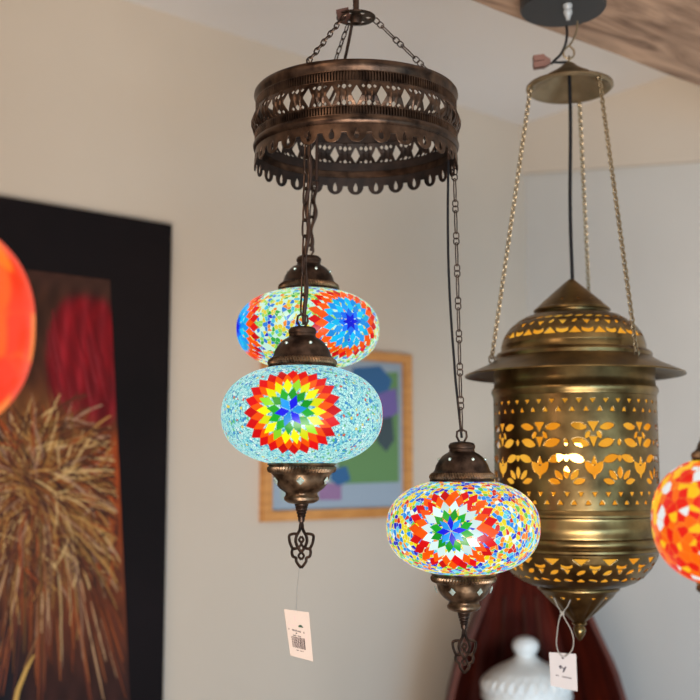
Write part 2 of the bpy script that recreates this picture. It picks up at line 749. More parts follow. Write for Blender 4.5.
def sk_sdf(x, s):
    s = s / KH
    xc = per(x, CW)
    y = .0235 - s          # from the top downwards
    solid = np.minimum(y - .0120, sd_circ(xc * .86, y - .0125, .0102))
    hole = np.minimum(sd_circ(xc, y - .0158, .0031), sd_diamond(xc, y - .0135, .0031, .0062))
    return np.minimum(-solid, hole)


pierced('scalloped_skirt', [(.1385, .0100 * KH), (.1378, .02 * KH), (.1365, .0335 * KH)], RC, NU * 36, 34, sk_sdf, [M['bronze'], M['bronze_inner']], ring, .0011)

# spider plate, rod, hanging chains
zp = zat(20, YC) - (zt - .1 * KH)
mb = MB()


def pl_sdf(x, s):
    xc = per(x, 2 * PI * .022 / 6)
    return sd_ell(xc, s - .0125, .0052, .0040)


po = pierced('hub_plate', [(.004, 0), (.027, 0)], .022, 120, 24, pl_sdf, [M['bronze_dark']], ring, .0016)
po.location = (0, 0, zp)
mb.tube([(0, 0, zp - .006), (0, 0, ZC - ring.location.z)], .0042, 12)
mb.lathe([(.0001, zp - .010), (.007, zp - .008), (.0095, zp), (.0075, zp + .006), (.0042, zp + .010)], 20)
mb.lathe([(.0001, ZC - ring.location.z), (.04, ZC - ring.location.z), (.038, ZC - ring.location.z - .02), (.004, ZC - ring.location.z - .03)], 32)
mb.obj('rod', M['bronze_dark'], ring)

PA = [R(-117), R(117), R(3)]          # front left, back left, right
HP = []
for a in PA:
    c, s_ = math.cos(a), math.sin(a)
    p_r = Vector((.1345 * c, .1345 * s_, .1015 * KH))
    p_h = Vector((.025 * c, .025 * s_, zp))
    mb = MB()
    if a > 1:
        chain_small(mb, p_h, p_r, .013, .0062, .0010)
    elif a < 0:
        chain_small(mb, p_h, p_r, .015, .0066, .0010)
    else:
        chain_bar(mb, p_h, p_r, .036, .0009)
    mb.obj('chain', M['bronze_dark'], ring)
    mb = MB()
    mb.tube(link_pts(p_r + Vector((0, 0, -.001)), Vector((0, 0, 1)), Vector((c, s_, 0)), .011, .007, 10), .0008, 5, closed=True)
    mb.obj('hook', M['bronze_dark'], ring)
    # inner lug that carries a pendant
    p_l = Vector((.1345 * c, .1345 * s_, .024))
    HP.append(Matrix.Rotation(R(1.4), 3, 'X') @ p_l + Vector(ring.location))
    mb = MB()
    mb.box(p_l + Vector((c, s_, 0)) * .002 + Vector((0, 0, .002)), (.005, .006, .006), Matrix.Rotation(a, 3, 'Z'))
    mb.tube(link_pts(p_l - Vector((0, 0, .003)), Vector((0, 0, 1)), Vector((-s_, c, 0)), .010, .008, 10), .0009, 5, closed=True)
    mb.obj('lug', M['bronze_dark'], ring)
    # supply cord from the hub down the inside of the ring
    mb = MB()
    k1 = Vector((.126 * c, .126 * s_, .099 * KH))
    k0 = Vector((.012 * c, .012 * s_, zp - .004))
    if a > 1 or a == PA[0]:
        pts = []
        off = Vector((.006, 0, 0)) if a > 1 else Vector((.010, .004, 0))
        for i in range(15):
            t = i / 14
            pts.append(k0.lerp(k1, t) + off * math.sin(t * PI) + Vector((0, 0, -.012 * math.sin(t * PI))) * (1 if a > 1 else 1.6))
        for i in range(1, 7):
            pts.append(Vector((.126 * c, .126 * s_, .099 * KH - .088 * i / 6)))
    else:
        pts = [k1, Vector((.127 * c, .127 * s_, .07)), Vector((.127 * c, .127 * s_, .03))]
    if a != PA[0]:
        mb.tube(pts, .0022, 8)
        mb.obj('cord', M['brown_cord'], ring)


for q_ in (0, 1):
    mb = MB()
    mb.box((-.0175, -.012 + q_ * .0125, zp + .0008 + q_ * .001), (.017 - q_ * .004, .0115, .012), Matrix.Rotation(R(-14 + q_ * 24), 3, 'Y'))
    mb.obj('terminal_block', M['block_brown'], ring, smooth=False)

# ------------------------------------------------------------------ mosaic globes
PW = .87          # squashed globes have fuller shoulders than an ellipse


def cp(t):
    return max(math.cos(t), 0) ** PW


def sp_(t):
    return math.copysign(abs(math.sin(t)) ** PW, t)


def arc_table(a, b):
    ts = np.linspace(0, PI / 2, 400)
    r_, z_ = a * np.cos(ts).clip(0) ** PW, b * np.sin(ts) ** PW
    cum = np.concatenate([[0], np.cumsum(np.hypot(np.diff(r_), np.diff(z_)))])
    return ts, cum


def globe_mesh(a, b, rtop, rbot, mandalas, ntop=0):
    """oblate glass globe with opening radii rtop/rbot, plus medallions of kite-shaped tiles"""
    mb = MB()
    t1 = math.acos(min(rtop / a, 1) ** (1 / PW))
    t0 = -math.acos(min(rbot / a, 1) ** (1 / PW))
    K = 40
    prof = [(a * cp(t0 + (t1 - t0) * i / K), b * sp_(t0 + (t1 - t0) * i / K)) for i in range(K + 1)]
    mb.lathe(prof, 96)
    ts, cum = arc_table(a, b)

    def mp(al, r, ph, h):
        x, y = r * math.cos(ph), r * math.sin(ph)
        t = math.copysign(float(np.interp(abs(y), cum, ts)), y)
        lon = al + x / (a * max(cp(t), .2) ** .75)
        e_ = 2 - PW
        n = Vector((math.cos(t) ** e_ * math.cos(lon) / a, math.cos(t) ** e_ * math.sin(lon) / a, math.copysign(abs(math.sin(t)) ** e_, t) / b)).normalized()
        return Vector((a * cp(t) * math.cos(lon), a * cp(t) * math.sin(lon), b * sp_(t))) + n * h

    rg = random.Random(5)
    for al, rings, spin in mandalas:
        rings = [(q[0] * 1.05, q[1] * 1.05, q[2] * 1.05) + tuple(q[3:]) for q in rings]
        for li, (ri, rm, ro, n, off, cols, shr) in enumerate(rings):
            h0, h1 = .0000, .0004 + .00022 * li
            for i in range(n):
                ph = spin + 2 * PI * (i + off) / n
                w = PI / n * shr
                c = cols[i % len(cols)]
                k = rg.uniform(.78, 1.12)
                cc = (c[0] * k, c[1] * k, c[2] * k, 1)
                kite = [(ri, ph), (rm, ph + w), (ro, ph), (rm, ph - w)]
                cen = (ri + ro) / 2
                kx = [r_ * math.cos(p_) for r_, p_ in kite]
                ky = [r_ * math.sin(p_) for r_, p_ in kite]
                mx_, my_ = sum(kx) / 4, sum(ky) / 4
                kx = [mx_ + (q - mx_) * .93 for q in kx]
                ky = [my_ + (q - my_) * .93 for q in ky]
                K_ = 3
                vs, fs = [], []
                for p_ in range(K_ + 1):
                    for q_ in range(K_ + 1):
                        s1_, t1_ = p_ / K_, q_ / K_
                        X_ = (kx[0] * (1 - s1_) + kx[1] * s1_) * (1 - t1_) + (kx[3] * (1 - s1_) + kx[2] * s1_) * t1_
                        Y_ = (ky[0] * (1 - s1_) + ky[1] * s1_) * (1 - t1_) + (ky[3] * (1 - s1_) + ky[2] * s1_) * t1_
                        vs.append(mp(al, math.hypot(X_, Y_), math.atan2(Y_, X_), h1))
                kk = K_ + 1
                for p_ in range(K_):
                    for q_ in range(K_):
                        fs.append((p_ * kk + q_, p_ * kk + q_ + 1, (p_ + 1) * kk + q_ + 1, (p_ + 1) * kk + q_))
                rim = [q_ for q_ in range(kk)] + [p_ * kk + K_ for p_ in range(1, kk)] + [K_ * kk + q_ for q_ in range(K_ - 1, -1, -1)] + [p_ * kk for p_ in range(K_ - 1, 0, -1)]
                nb_ = len(vs)
                for q_ in rim:
                    v_ = vs[q_]
                    nn_ = Vector((v_.x / a ** 2, v_.y / a ** 2, v_.z / b ** 2)).normalized()
                    vs.append(v_ - nn_ * h1)
                for q_ in range(len(rim)):
                    q2 = (q_ + 1) % len(rim)
                    fs.append((rim[q_], rim[q2], nb_ + q2, nb_ + q_))
                mb.add(vs, fs, 1, cc)
    return mb


c_red, c_or, c_yel = srgb(214, 14, 18), srgb(255, 88, 6), srgb(232, 238, 10)
c_gr, c_lb, c_db = srgb(12, 160, 34), srgb(20, 150, 238), srgb(8, 20, 220)
c_cy, c_wh, c_lg = srgb(10, 184, 240), srgb(214, 240, 238), srgb(150, 225, 40)
k_ = .056


def rings_front():
    return [(.036, .0475, .0575, 24, .5, [c_red], 1.05),
            (.026, .0375, .0485, 24, 0, [c_or], 1.08),
            (.018, .0290, .0395, 18, .5, [c_yel, c_yel, c_yel, c_lg], 1.08),
            (.010, .0185, .0270, 12, .5, [c_gr], 1.08),
            (.0, .0100, .0185, 6, 0, [c_lb, c_db], 1.0)]


def rings_third():
    return [(.036, .0475, .0575, 24, .5, [c_red, c_red, c_or], 1.05),
            (.027, .0375, .0485, 20, 0, [c_or, c_or, c_or, c_red], 1.08),
            (.018, .0285, .0385, 16, .5, [c_wh], 1.08),
            (.010, .0185, .0270, 12, .5, [c_gr], 1.08),
            (.0, .0100, .0185, 8, 0, [c_db, c_lb], 1.0)]


def rings_blue():
    c_mb = srgb(20, 110, 245)
    return [(.040, .0500, .0600, 26, .5, [c_red, c_red, c_or], 1.05),
            (.030, .0405, .0510, 22, 0, [c_or], 1.08),
            (.022, .0315, .0400, 20, .5, [c_cy, c_lb], 1.08),
            (.012, .0210, .0300, 14, 0, [c_lb, c_cy], 1.08),
            (.004, .0120, .0190, 8, 0, [c_mb], 1.08),
            (.0, .0060, .0130, 6, 0, [c_db], 1.1)]


W8 = srgb(236, 255, 250)
M['chips_cyan'] = mosaic_mat('chips_pale_cyan', [(.62, srgb(188, 242, 236)), (.18, srgb(130, 216, 226)), (.10, srgb(50, 140, 210)), (.03, srgb(110, 200, 110)),
                                                 (.02, srgb(240, 220, 90)), (.015, srgb(220, 90, 60)), (.05, srgb(235, 255, 250))], 330, srgb(60, 150, 170), .055, .98)
M['chips_behind'] = mosaic_mat('chips_green_blue', [(.30, srgb(200, 245, 225)), (.18, srgb(150, 220, 90)), (.14, srgb(232, 214, 50)), (.12, srgb(40, 130, 225)), (.09, srgb(70, 195, 225)),
                                                    (.06, srgb(245, 140, 30)), (.05, srgb(50, 175, 70)), (.04, srgb(30, 40, 200))], 185, srgb(225, 245, 225), .03, .98)
M['chips_multi'] = mosaic_mat('chips_many_colours', [(.18, srgb(20, 140, 235)), (.13, srgb(20, 30, 200)), (.32, srgb(240, 220, 10)), (.11, srgb(250, 135, 10)), (.05, srgb(220, 30, 20)),
                                                     (.08, srgb(110, 200, 60)), (.12, srgb(90, 210, 235)), (.07, srgb(240, 250, 235))], 175, srgb(232, 246, 225), .028, .98)


def lamp_hardware(root, s, z_cap, z_cup, nj=3, jr=-90, finial=True, cap=True):
    """bell cap above the globe, studded cup and filigree finial below"""
    def pr(l):
        return [(r * s, z * s) for r, z in l]
    NF = 96
    if cap:
        mb = MB()
        mb.lathe(pr([(.0395, -.004), (.0415, -.003), (.0420, -.0005), (.0412, .0010), (.0395, .0015)]), NF)
        # bell
        mb.lathe(pr([(.0385, .009), (.0372, .0105), (.0352, .013), (.0335, .019), (.030, .025), (.0255, .0305), (.0215, .0335), (.0185, .035),
                     (.0165, .0365), (.0160, .0400), (.0170, .0408), (.0172, .0440), (.0160, .0462), (.0145, .0478), (.009, .0490), (.0001, .0495)]), NF)
        o = mb.obj('cap', M['bronze_dark'], root, loc=(0, 0, z_cap))
        mb = MB()
        nn = 72
        mb.lathe(pr([(.0395, .0005), (.0412, .002), (.0418, .0045), (.0408, .0072), (.0384, .0095)]), nn * 4,
                 fr=lambda a, j, z: 1 + (.018 if (int(round(a / (2 * PI) * nn * 4 + j)) % 4) < 2 else -.022))
        mb.obj('rope_border', M['bronze_cup'], o, angle=12)
        for i in range(6):
            a = R(-90 + 22 + i * 60)
            c, s_ = math.cos(a), math.sin(a)
            mb = MB()
            mb.sphere((.0292 * s * c, .0292 * s * s_, .0265 * s), .0022 * s, 10, 6)
            mb.obj('stud', M['mirror'], o)
    # lower cup
    mb = MB()
    mb.lathe(pr([(.0365, .006), (.0405, .0035), (.0415, .001), (.040, -.0005), (.039, -.001)]), NF)
    fl = lambda a, j, z: 1 + .018 * math.cos(6 * (a + PI / 2)) * (1 if 1 < j < 9 else 0)
    mb.lathe(pr([(.0390, -.0085), (.0365, -.0098), (.0345, -.0125), (.0335, -.017), (.0312, -.0225), (.0272, -.0275), (.0225, -.0310), (.0200, -.0325),
                 (.0192, -.0345), (.0198, -.0365), (.0212, -.0385), (.0208, -.0415), (.0178, -.0440), (.0150, -.0452), (.0080, -.0462), (.0001, -.0465)]), NF, fr=fl)
    o = mb.obj('lower_cup', M['bronze_cup'], root, loc=(0, 0, z_cup))
    mb = MB()
    nn = 64
    mb.lathe(pr([(.0388, -.001), (.0408, -.0025), (.0412, -.005), (.0402, -.0075), (.0386, -.009)]), nn * 4,
             fr=lambda a, j, z: 1 + (.018 if (int(round(a / (2 * PI) * nn * 4 + j)) % 4) < 2 else -.024))
    mb.obj('rope_border', M['bronze_cup'], o, angle=12)
    for i in range(6):
        a = R(jr + i * 60)
        c, s_ = math.cos(a), math.sin(a)
        cen = Vector((.0345 * s * c, .0345 * s * s_, -.0185 * s))
        nrm = Vector((c, s_, -.35)).normalized()
        ux = Vector((-s_, c, 0))
        uy = nrm.cross(ux).normalized()
        q = [cen + ux * .0048 * s, cen + uy * .0052 * s, cen - ux * .0048 * s, cen - uy * .0052 * s]
        mb = MB()
        mb.add([*q, *[cen + (p - cen) * .6 + nrm * .0016 for p in q]], [(0, 1, 5, 4), (1, 2, 6, 5), (2, 3, 7, 6), (3, 0, 4, 7), (4, 5, 6, 7), (3, 2, 1, 0)])
        mb.obj('jewel', M['mirror'], o, smooth=False)
    if finial:
        mb = MB()
        mb.lathe(pr([(.0001, 0), (.0085, -.0005), (.0082, -.002), (.0072, -.0028), (.0078, -.0042), (.0068, -.0055), (.0070, -.0075), (.0058, -.0090), (.0060, -.0110),
                     (.0048, -.0125), (.0052, -.0145), (.0040, -.0165), (.0042, -.0185), (.0034, -.0215), (.0001, -.022)]), 20)
        zf = -.0225
        w = .0015

        def crv(pts, r=w):
            # smooth polyline (Catmull-Rom)
            P_ = [Vector((x * s, 0, (zf + z) * s)) for x, z in pts]
            res = []
            for i in range(len(P_) - 1):
                a0, a1, a2, a3 = P_[max(i - 1, 0)], P_[i], P_[i + 1], P_[min(i + 2, len(P_) - 1)]
                for k in range(5):
                    t = k / 5
                    res.append(.5 * ((2 * a1) + (a2 - a0) * t + (2 * a0 - 5 * a1 + 4 * a2 - a3) * t * t + (3 * a1 - a0 - 3 * a2 + a3) * t ** 3))
            res.append(P_[-1])
            mb.tube(res, r * 1.4 * s, 6)
        for sg in (-1, 1):
            crv([(0, .004), (sg * .0010, -.002), (sg * .0022, -.009), (sg * .0058, -.0155), (sg * .0066, -.0225), (sg * .0035, -.030), (0, -.0345)], .0015)
            crv([(sg * .0045, -.0135), (sg * .009, -.0130), (sg * .0142, -.0150), (sg * .0140, -.0215), (sg * .0122, -.0270), (sg * .0095, -.0305), (sg * .0052, -.0300)], .0014)
            crv([(sg * .0100, -.0300), (sg * .0112, -.0345), (sg * .0100, -.0395), (sg * .0062, -.0415), (sg * .0058, -.0455), (sg * .0028, -.0500), (0, -.0530)], .0014)
            crv([(0, -.0345), (sg * .0032, -.0390), (0, -.0435)], .0012)
            crv([(0, -.0160), (sg * .0026, -.0200), (0, -.0245), (sg * .0028, -.0300), (0, -.0345)], .0012)
        mb.obj('finial', M['bronze_dark'], root, loc=(0, 0, z_cup - .0460 * s))
    return o


GRP = 'mosaic pendants hanging from the bronze ring'


def pendant(u, vtop, vbot, Y, apx, label, mandalas, chips, name='mosaic_pendant_lamp', k_cap=1., jr=-90, group=GRP, hang=None):
    """vtop, vbot: pixel rows where the globe meets cap and cup"""
    px = Y / F
    ztop, zbot = zat(vtop, Y), zat(vbot, Y)
    c = at(u, (vtop + vbot) / 2, Y)
    zc = (ztop + zbot) / 2
    a = apx * px
    hh = (ztop - zbot) / 2
    s = a / .0975
    rt = .0385 * s
    b = hh / sp_(math.acos((rt / a) ** (1 / PW)))
    root = thing(name, (c.x, c.y, zc), label, 'pendant lamp', group)
    g = globe_mesh(a, b, rt, rt, mandalas)
    g.obj('globe', [chips, M['tile']], root, angle=30)
    lamp_hardware(root, s, hh + .001, -hh - .002, jr=jr)
    # loop on top of the cap
    mb = MB()
    zt_ = hh + .001 + .0480 * s
    lp = [(0, 0, -.003), (-.0030, 0, .001), (-.0065, 0, .0075), (-.0058, 0, .0140), (0, 0, .0175), (.0058, 0, .0140), (.0065, 0, .0075), (.0030, 0, .001)]
    mb.tube([Vector(p) * s + Vector((0, 0, zt_)) for p in lp], .0015 * s, 7, closed=True)
    mb.lathe([(.0045 * s, zt_ - .001), (.0040 * s, zt_ + .001), (.0018 * s, zt_ + .002)], 16)
    mb.obj('loop', M['bronze_dark'], root)
    return root, Vector((c.x, c.y, zc)), zt_, s


Y1, Y2, Y3 = 1.27, 1.512, 1.392
d1 = R(-90 - 5)
r1, c1, zt1, s1_ = pendant(302, 367.5, 463.5, Y1, 80.5, 'pale blue mosaic glass pendant with rainbow star medallion, nearest under the bronze ring',
                           [(d1, rings_front(), .15), (d1 + R(127), rings_front(), 0), (d1 + R(236), rings_front(), 0)], M['chips_cyan'], jr=-90)
r2, c2, zt2, s2_ = pendant(308.5, 291.5, 368, Y2, 71.5, 'mosaic glass pendant with blue-centred medallions, behind the pale blue one',
                           [(R(-90 + 36), rings_blue(), .1), (R(-90 - 74), rings_blue(), 0), (R(90 + 17), rings_blue(), 0)], M['chips_behind'], jr=-70)
r3, c3, zt3, s3_ = pendant(462.8, 481, 573, Y3, 75.5, 'multicoloured mosaic glass pendant with orange and green star, lowest and rightmost under the ring',
                           [(R(-90 - 14), rings_third(), .1), (R(-90 + 111), rings_third(), 0), (R(-90 - 129), rings_third(), 0)], M['chips_multi'], jr=-60)


# pendant chains and cords
def loc(root, p):
    return Vector(p) - Vector(root.location)


def wavy(p0, p1, amp, n=24, fr=3., seed=0, r=.0022):
    p0, p1 = Vector(p0), Vector(p1)
    rg = random.Random(seed)
    a, b_ = rg.uniform(0, 6), rg.uniform(0, 6)
    pts = []
    for i in range(n + 1):
        t = i / n
        e = math.sin(PI * t) ** .5
        pts.append(p0.lerp(p1, t) + Vector((amp * math.sin(a + fr * 2 * PI * t) * e, amp * math.cos(b_ + fr * 2 * PI * t) * e, 0)))
    return pts


for k, (rt, c_, z_, hp, s_) in enumerate(((r1, c1, zt1, HP[0], s1_), (r2, c2, zt2, HP[1], s2_), (r3, c3, zt3, HP[2], s3_))):
    top = loc(rt, hp) + Vector((0, 0, -.006))
    end = Vector((0, 0, z_ + .016 * s_))
    mb = MB()
    if k == 2:
        chain_bar(mb, top, end, .0425, .0009)
    elif k == 0:
        mid = top.lerp(end, .55)
        chain_small(mb, top, mid, .024, .0085, .0013, 12, 6)
        chain_small(mb, mid, end, .030, .0062, .0012, 12, 6)
    else:
        chain_small(mb, top, end, .022, .0080, .0013, 12, 6)
    mb.obj('chain', M['bronze_dark'], rt)
    mb = MB()
    if k == 2:
        pts = []
        a0 = top + Vector((-.008, 0, .012))
        a1 = end + Vector((-.004, .004, -.010))
        for i in range(31):
            t = i / 30
            p = a0.lerp(a1, t)
            p.x += -.005 * math.sin(min(t / .75, 1) * PI * .9) + .006 * max(0, t - .78) / .22
            pts.append(p)
        mb.tube(pts, .0017, 8)
    elif k == 1:
        mb.tube(wavy(top + Vector((.004, .002, .01)), end + Vector((.003, .002, -.008)), .003, fr=2.2, seed=3), .0026, 8)
    else:
        mb.tube(wavy(top + Vector((.003, .004, .01)), end + Vector((.002, .003, -.012)), .0022, fr=3.2, seed=5), .0027, 8)
    mb.obj('cord', M['cord'] if k == 2 else M['brown_cord'], rt)

# ------------------------------------------------------------------ ball lamps at the picture's sides
M['tiles_red'] = mosaic_mat('patches_red_orange', [(.30, srgb(236, 30, 14)), (.30, srgb(255, 108, 12)), (.24, srgb(255, 196, 24)), (.16, srgb(235, 240, 240))], 105, srgb(250, 150, 50), .02, .95)
M['tiles_orange'] = mosaic_mat('patches_orange', [(.50, srgb(252, 52, 4)), (.38, srgb(255, 92, 6)), (.12, srgb(255, 122, 18))], 30, srgb(255, 80, 8), .01, .98)


def ball_lamp(c, r, b, mat, label, s):
    root = thing('mosaic_ball_lamp', c, label, 'pendant lamp')
    mb = globe_mesh(r, b, .0385 * s, .0385 * s, [])
    mb.obj('globe', mat, root)
    hh = b * sp_(math.acos((.0385 * s / r) ** (1 / PW)))
    lamp_hardware(root, s, hh + .001, -hh - .002)
    mb = MB()
    z0 = hh + .001 + .046 * s
    chain_small(mb, (0, 0, z0), (0, 0, ZC - c.z - .03), .022, .008, .0013, 10, 5)
    mb.obj('chain', M['bronze_dark'], root)
    mb = MB()
    mb.tube(wavy((.003, .002, z0), (.003, .002, ZC - c.z), .002, fr=5, seed=8), .002, 8)
    mb.obj('cord', M['cord'], root)
    mb = MB()
    zz = ZC - c.z
    mb.lathe([(.0001, zz - .03), (.006, zz - .03), (.03, zz - .018), (.04, zz - .003), (.04, zz)], 32)
    mb.obj('ceiling_canopy', M['bronze_dark'], root)
    return root


YR = 1.02
cR_ = at(728, 521.5, YR)
cR_.z = (zat(460, YR) + zat(583, YR)) / 2
ball_lamp(cR_, 73 * YR / F, 64 * YR / F, M['tiles_red'], 'red and yellow mosaic ball lamp cut by the right edge, beside brass lantern', .75)
YL = .78
cL_ = at(-92, 326.5, YL)
ball_lamp(cL_, 123 * YL / F, 117 * YL / F, M['tiles_orange'], 'glowing plain orange-red ball lamp cut by the left edge, in front of large painting', .9)

# ------------------------------------------------------------------ brass lantern
YB = 1.65
pxB = YB / F
XB = at(574, 400, YB).x
zb = lambda v: zat(v, YB)
Z0 = zb(640)
lan = thing('brass_lantern', (XB, YB, Z0), 'pierced brass lantern with wide brim and domed lid, lit amber inside, under the beam', 'lantern')


def P(l):
    return [(w * pxB, zb(v) - Z0) for w, v in l]


# body
rB = 80 * pxB
CB = 2 * PI * rB
nm = 10
PB = CB / nm


def body_sdf(x, s):
    H = H_body
    d = np.full_like(x + s, 1.0)
    q = CB / 40
    for base_, sg in ((H - .012, -1), (H - .0235, 1)):
        xx = per(x + (q / 2 if sg > 0 else 0), q)
        d = np.minimum(d, sd_tri(xx, s - base_, .0042, .0034, up=sg))
    for base_, sg in ((.0235, -1), (.0125, 1)):
        xx = per(x + (q / 2 if sg > 0 else 0), q)
        d = np.minimum(d, sd_tri(xx, s - base_, .0042, .0034, up=sg))
    # main frieze: fans of leaves and crescents, 10 repeats
    m = H / 2
    xc = per(x, PB)
    xa = np.abs(xc)
    xh = np.abs(per(x + PB / 2, PB))
    y = (s - m) * 1.04
    fy = y + .0500
    xs_ = np.abs(xc)
    for r_, L_, w_, angs, tang in ((.0185, .0085, .0036, (90, 52, 16), False), (.0420, .0115, .0048, (70, 36), True), (.0400, .0050, .0026, (90,), False),
                                   (.0665, .0120, .0052, (72,), True), (.0640, .0045, .0026, (90,), False), (.0900, .0110, .0044, (78,), True)):
        for an in angs:
            t_ = R(an)
            px_, py_ = xs_ - r_ * math.cos(t_), fy - r_ * math.sin(t_)
            d = np.minimum(d, lens(px_, py_, L_ * 1.08, w_ * 1.22, t_ + (PI / 2 if tang else 0)))
    d = np.minimum(d, sd_tri(xh, y - .0375, .0085, .0075, up=-1))
    d = np.minimum(d, sd_tri(xh, y - .0140, .0062, .0085, up=-1))
    d = np.minimum(d, sd_ell(xh - .0085, y - .0250, .0030, .0060, .5))
    d = np.minimum(d, sd_tri(xh, y + .0125, .0045, .0070, up=1))
    d = np.minimum(d, sd_tri(xh, y + .0370, .0040, .0060, up=-1))
    return d


zb0, zb1 = zb(508) - Z0, zb(398) - Z0
H_body = zb1 - zb0
pierced('pierced_body', [(rB, zb0), (rB, zb1)], rB, 640, 140, body_sdf, [M['brass']], lan, .0011)

# solid bands above and below the pierced wall
mb = MB()
mb.lathe(P([(79, 366), (79.5, 374), (79, 382), (79.5, 387), (81.5, 390), (82, 393), (80.5, 396), (80, 398)]), 128)
mb.obj('upper_band', M['brass'], lan)
mb = MB()
mb.lathe(P([(80, 508), (80.5, 510.5), (82.3, 512.5), (82.3, 514.5), (79.5, 516), (79, 518.5), (80.8, 524), (80.5, 530), (79, 533), (78.8, 535), (82, 536.5), (82.6, 539), (82, 542), (80.5, 543.5),
            (80, 544.5), (81.3, 546), (81.3, 548), (79.5, 549.5), (78.8, 550)]), 128)
mb.obj('lower_band', M['brass'], lan)
# brim
mb = MB()
mb.lathe(P([(78, 366), (88, 368.5), (99, 372.5), (107, 376.2), (108.5, 376.4), (108.2, 375.0), (99, 370.8), (88, 366), (80, 361.5), (77, 359)]), 128)
mb.obj('brim', M['brass'], lan)
# lid: bead, dome with piercings, waist, cone
mb = MB()
mb.lathe(P([(77, 359), (77.3, 356), (75.5, 353.5), (72.5, 352.5), (71.5, 350), (71.5, 346.5)]), 128)
lid = mb.obj('lid', M['brass'], lan)
domP = P([(71.5, 346.5), (70, 341), (67, 334.5), (62.5, 328.5), (56, 323), (48, 318), (38.5, 314.6)])
dom_s = float(np.sum(np.hypot(*np.diff(np.array(domP), axis=0).T)))
rD = 60 * pxB


def dome_sdf(x, s):
    nq = 18
    q = 2 * PI * rD / nq
    xa = per(x, q)
    xh = per(x + q / 2, q)
    xk = per(x + q / 4, q / 2)
    d = sd_tri(xa, s - .0150, .0088, .0058, up=1)
    d = np.minimum(d, np.maximum(crescent(xh, s - .0200, .0105, .0068, .0105), np.abs(xh) - .0078))
    d = np.minimum(d, sd_tri(xh, s - .0300, .0062, .0050, up=-1))
    d = np.minimum(d, lens(xa, s - .0330, .0056, .0028, .9))
    d = np.minimum(d, lens(xk, s - .0465, .0085, .0028, 0.25))
    return d


# dome
pierced('pierced_dome', domP, rD, 520, 56, dome_sdf, [M['brass']], lan, .0011)
mb = MB()
mb.lathe(P([(38.5, 314.6), (36, 314), (36.5, 312.5), (38.2, 311.5), (38, 309.8), (35.5, 308)]), 96)
mb.obj('collar', M['brass'], lan)
coneP = P([(35.5, 308), (28.5, 301.5), (21, 295), (13.5, 288.5), (7, 283), (2.5, 279.5)])
rC2 = 29 * pxB


def cone_sdf(x, s):
    q = 2 * PI * rC2 / 12
    return sd_tri(per(x, q), s - .0135, .0030, .0026, up=1)


pierced('cone_top', coneP, rC2, 220, 46, cone_sdf, [M['brass']], lan, .0011)
# bowl
bowlP = P([(38, 584), (44, 582.3), (52, 579.3), (60, 574.8), (67, 569), (72.5, 562), (76.5, 554), (78.5, 547)])[:]
bowlP = P([(38, 586), (46, 584.5), (55, 580.5), (63, 575), (70, 567), (75, 558.5), (78, 550), (78.5, 547)])
rW = 66 * pxB


def bowl_sdf(x, s):
    nq = 18
    q = 2 * PI * rW / nq
    xa = per(x, q)
    xh = per(x + q / 2, q)
    S = bowl_s
    d = sd_tri(xa, s - (S - .0145), .0100, .0052, up=-1)
    d = np.minimum(d, np.maximum(crescent(xh, s - (S - .0165), .0100, .0055, .0100), np.abs(xh) - .0075))
    d = np.minimum(d, sd_tri(xh, s - (S - .0315), .0046, .0044, up=-1))
    d = np.minimum(d, lens(xa, s - (S - .0325), .0075, .0036, .6))
    d = np.minimum(d, sd_tri(xa, s - (S - .0480), .0078, .0036, up=1))
    d = np.minimum(d, sd_ell(xh, s - (S - .0480), .0070, .0022, -.2))
    return d


bowl_s = float(np.sum(np.hypot(*np.diff(np.array(bowlP), axis=0).T)))
pierced('pierced_bowl', bowlP, rW, 560, 64, bowl_sdf, [M['brass']], lan, .0011)
# funnel below with flutes
fnP = P([(6, 622), (10, 618), (17, 611), (24, 604), (31, 597), (37, 591), (39.8, 588.5), (39.5, 586.5), (38, 586)])
fn_s = float(np.sum(np.hypot(*np.diff(np.array(fnP), axis=0).T)))
pierced('funnel', fnP, 33 * pxB, 260, 60, lambda x, s: sd_tri(per(x, 2 * PI * 33 * pxB / 14), s - (fn_s - .0215), .0038, .0030, up=-1), [M['brass']], lan, .001,
        lambda x, s: .0016 * np.abs(np.sin(7 * x / (33 * pxB))) * np.clip((fn_s - .012 - s) / .01, 0, 1) * np.clip((s - .004) / .02, 0, 1))
mb = MB()
mb.lathe(P([(6, 622), (7.2, 623), (6.8, 624.5), (4.5, 625.5), (5.8, 628), (6, 631), (4.5, 635), (2, 639), (.1, 641)]), 32)
mb.obj('finial', M['brass'], lan)
# amber liner just inside the brass
mb = MB()
mb.lathe(P([(75, 510), (75, 398)]), 64)
mb.lathe(P([(66, 344), (64, 336), (59, 331), (52, 326), (43, 321.5), (36, 318)]), 64)
mb.lathe(P([(10, 614), (34, 589), (35, 583), (46, 580), (58, 573), (66, 566), (71, 556), (74, 549)]), 64)
mb.obj('amber_liner', M['liner'], lan)
# bulb with socket and inner cord
mb = MB()
bz = zb(455) - Z0
bx = at(569, 455, YB).x - XB
mb.sphere((bx, -.01, bz), .021, 20, 12, 1.25)
mb.obj('bulb', M['bulb'], lan)
mb = MB()
mb.lathe([(.0001, bz + .05), (.015, bz + .05), (.016, bz + .018), (.012, bz + .012)], 24, c=(bx, -.01, 0))
mb.tube([(bx, -.01, bz + .05), (bx * .6, -.006, bz + .12), (0, 0, zb(290) - Z0), (0, 0, zb(283) - Z0)], .002, 8)
mb.obj('bulb_socket', M['black_plastic'], lan)

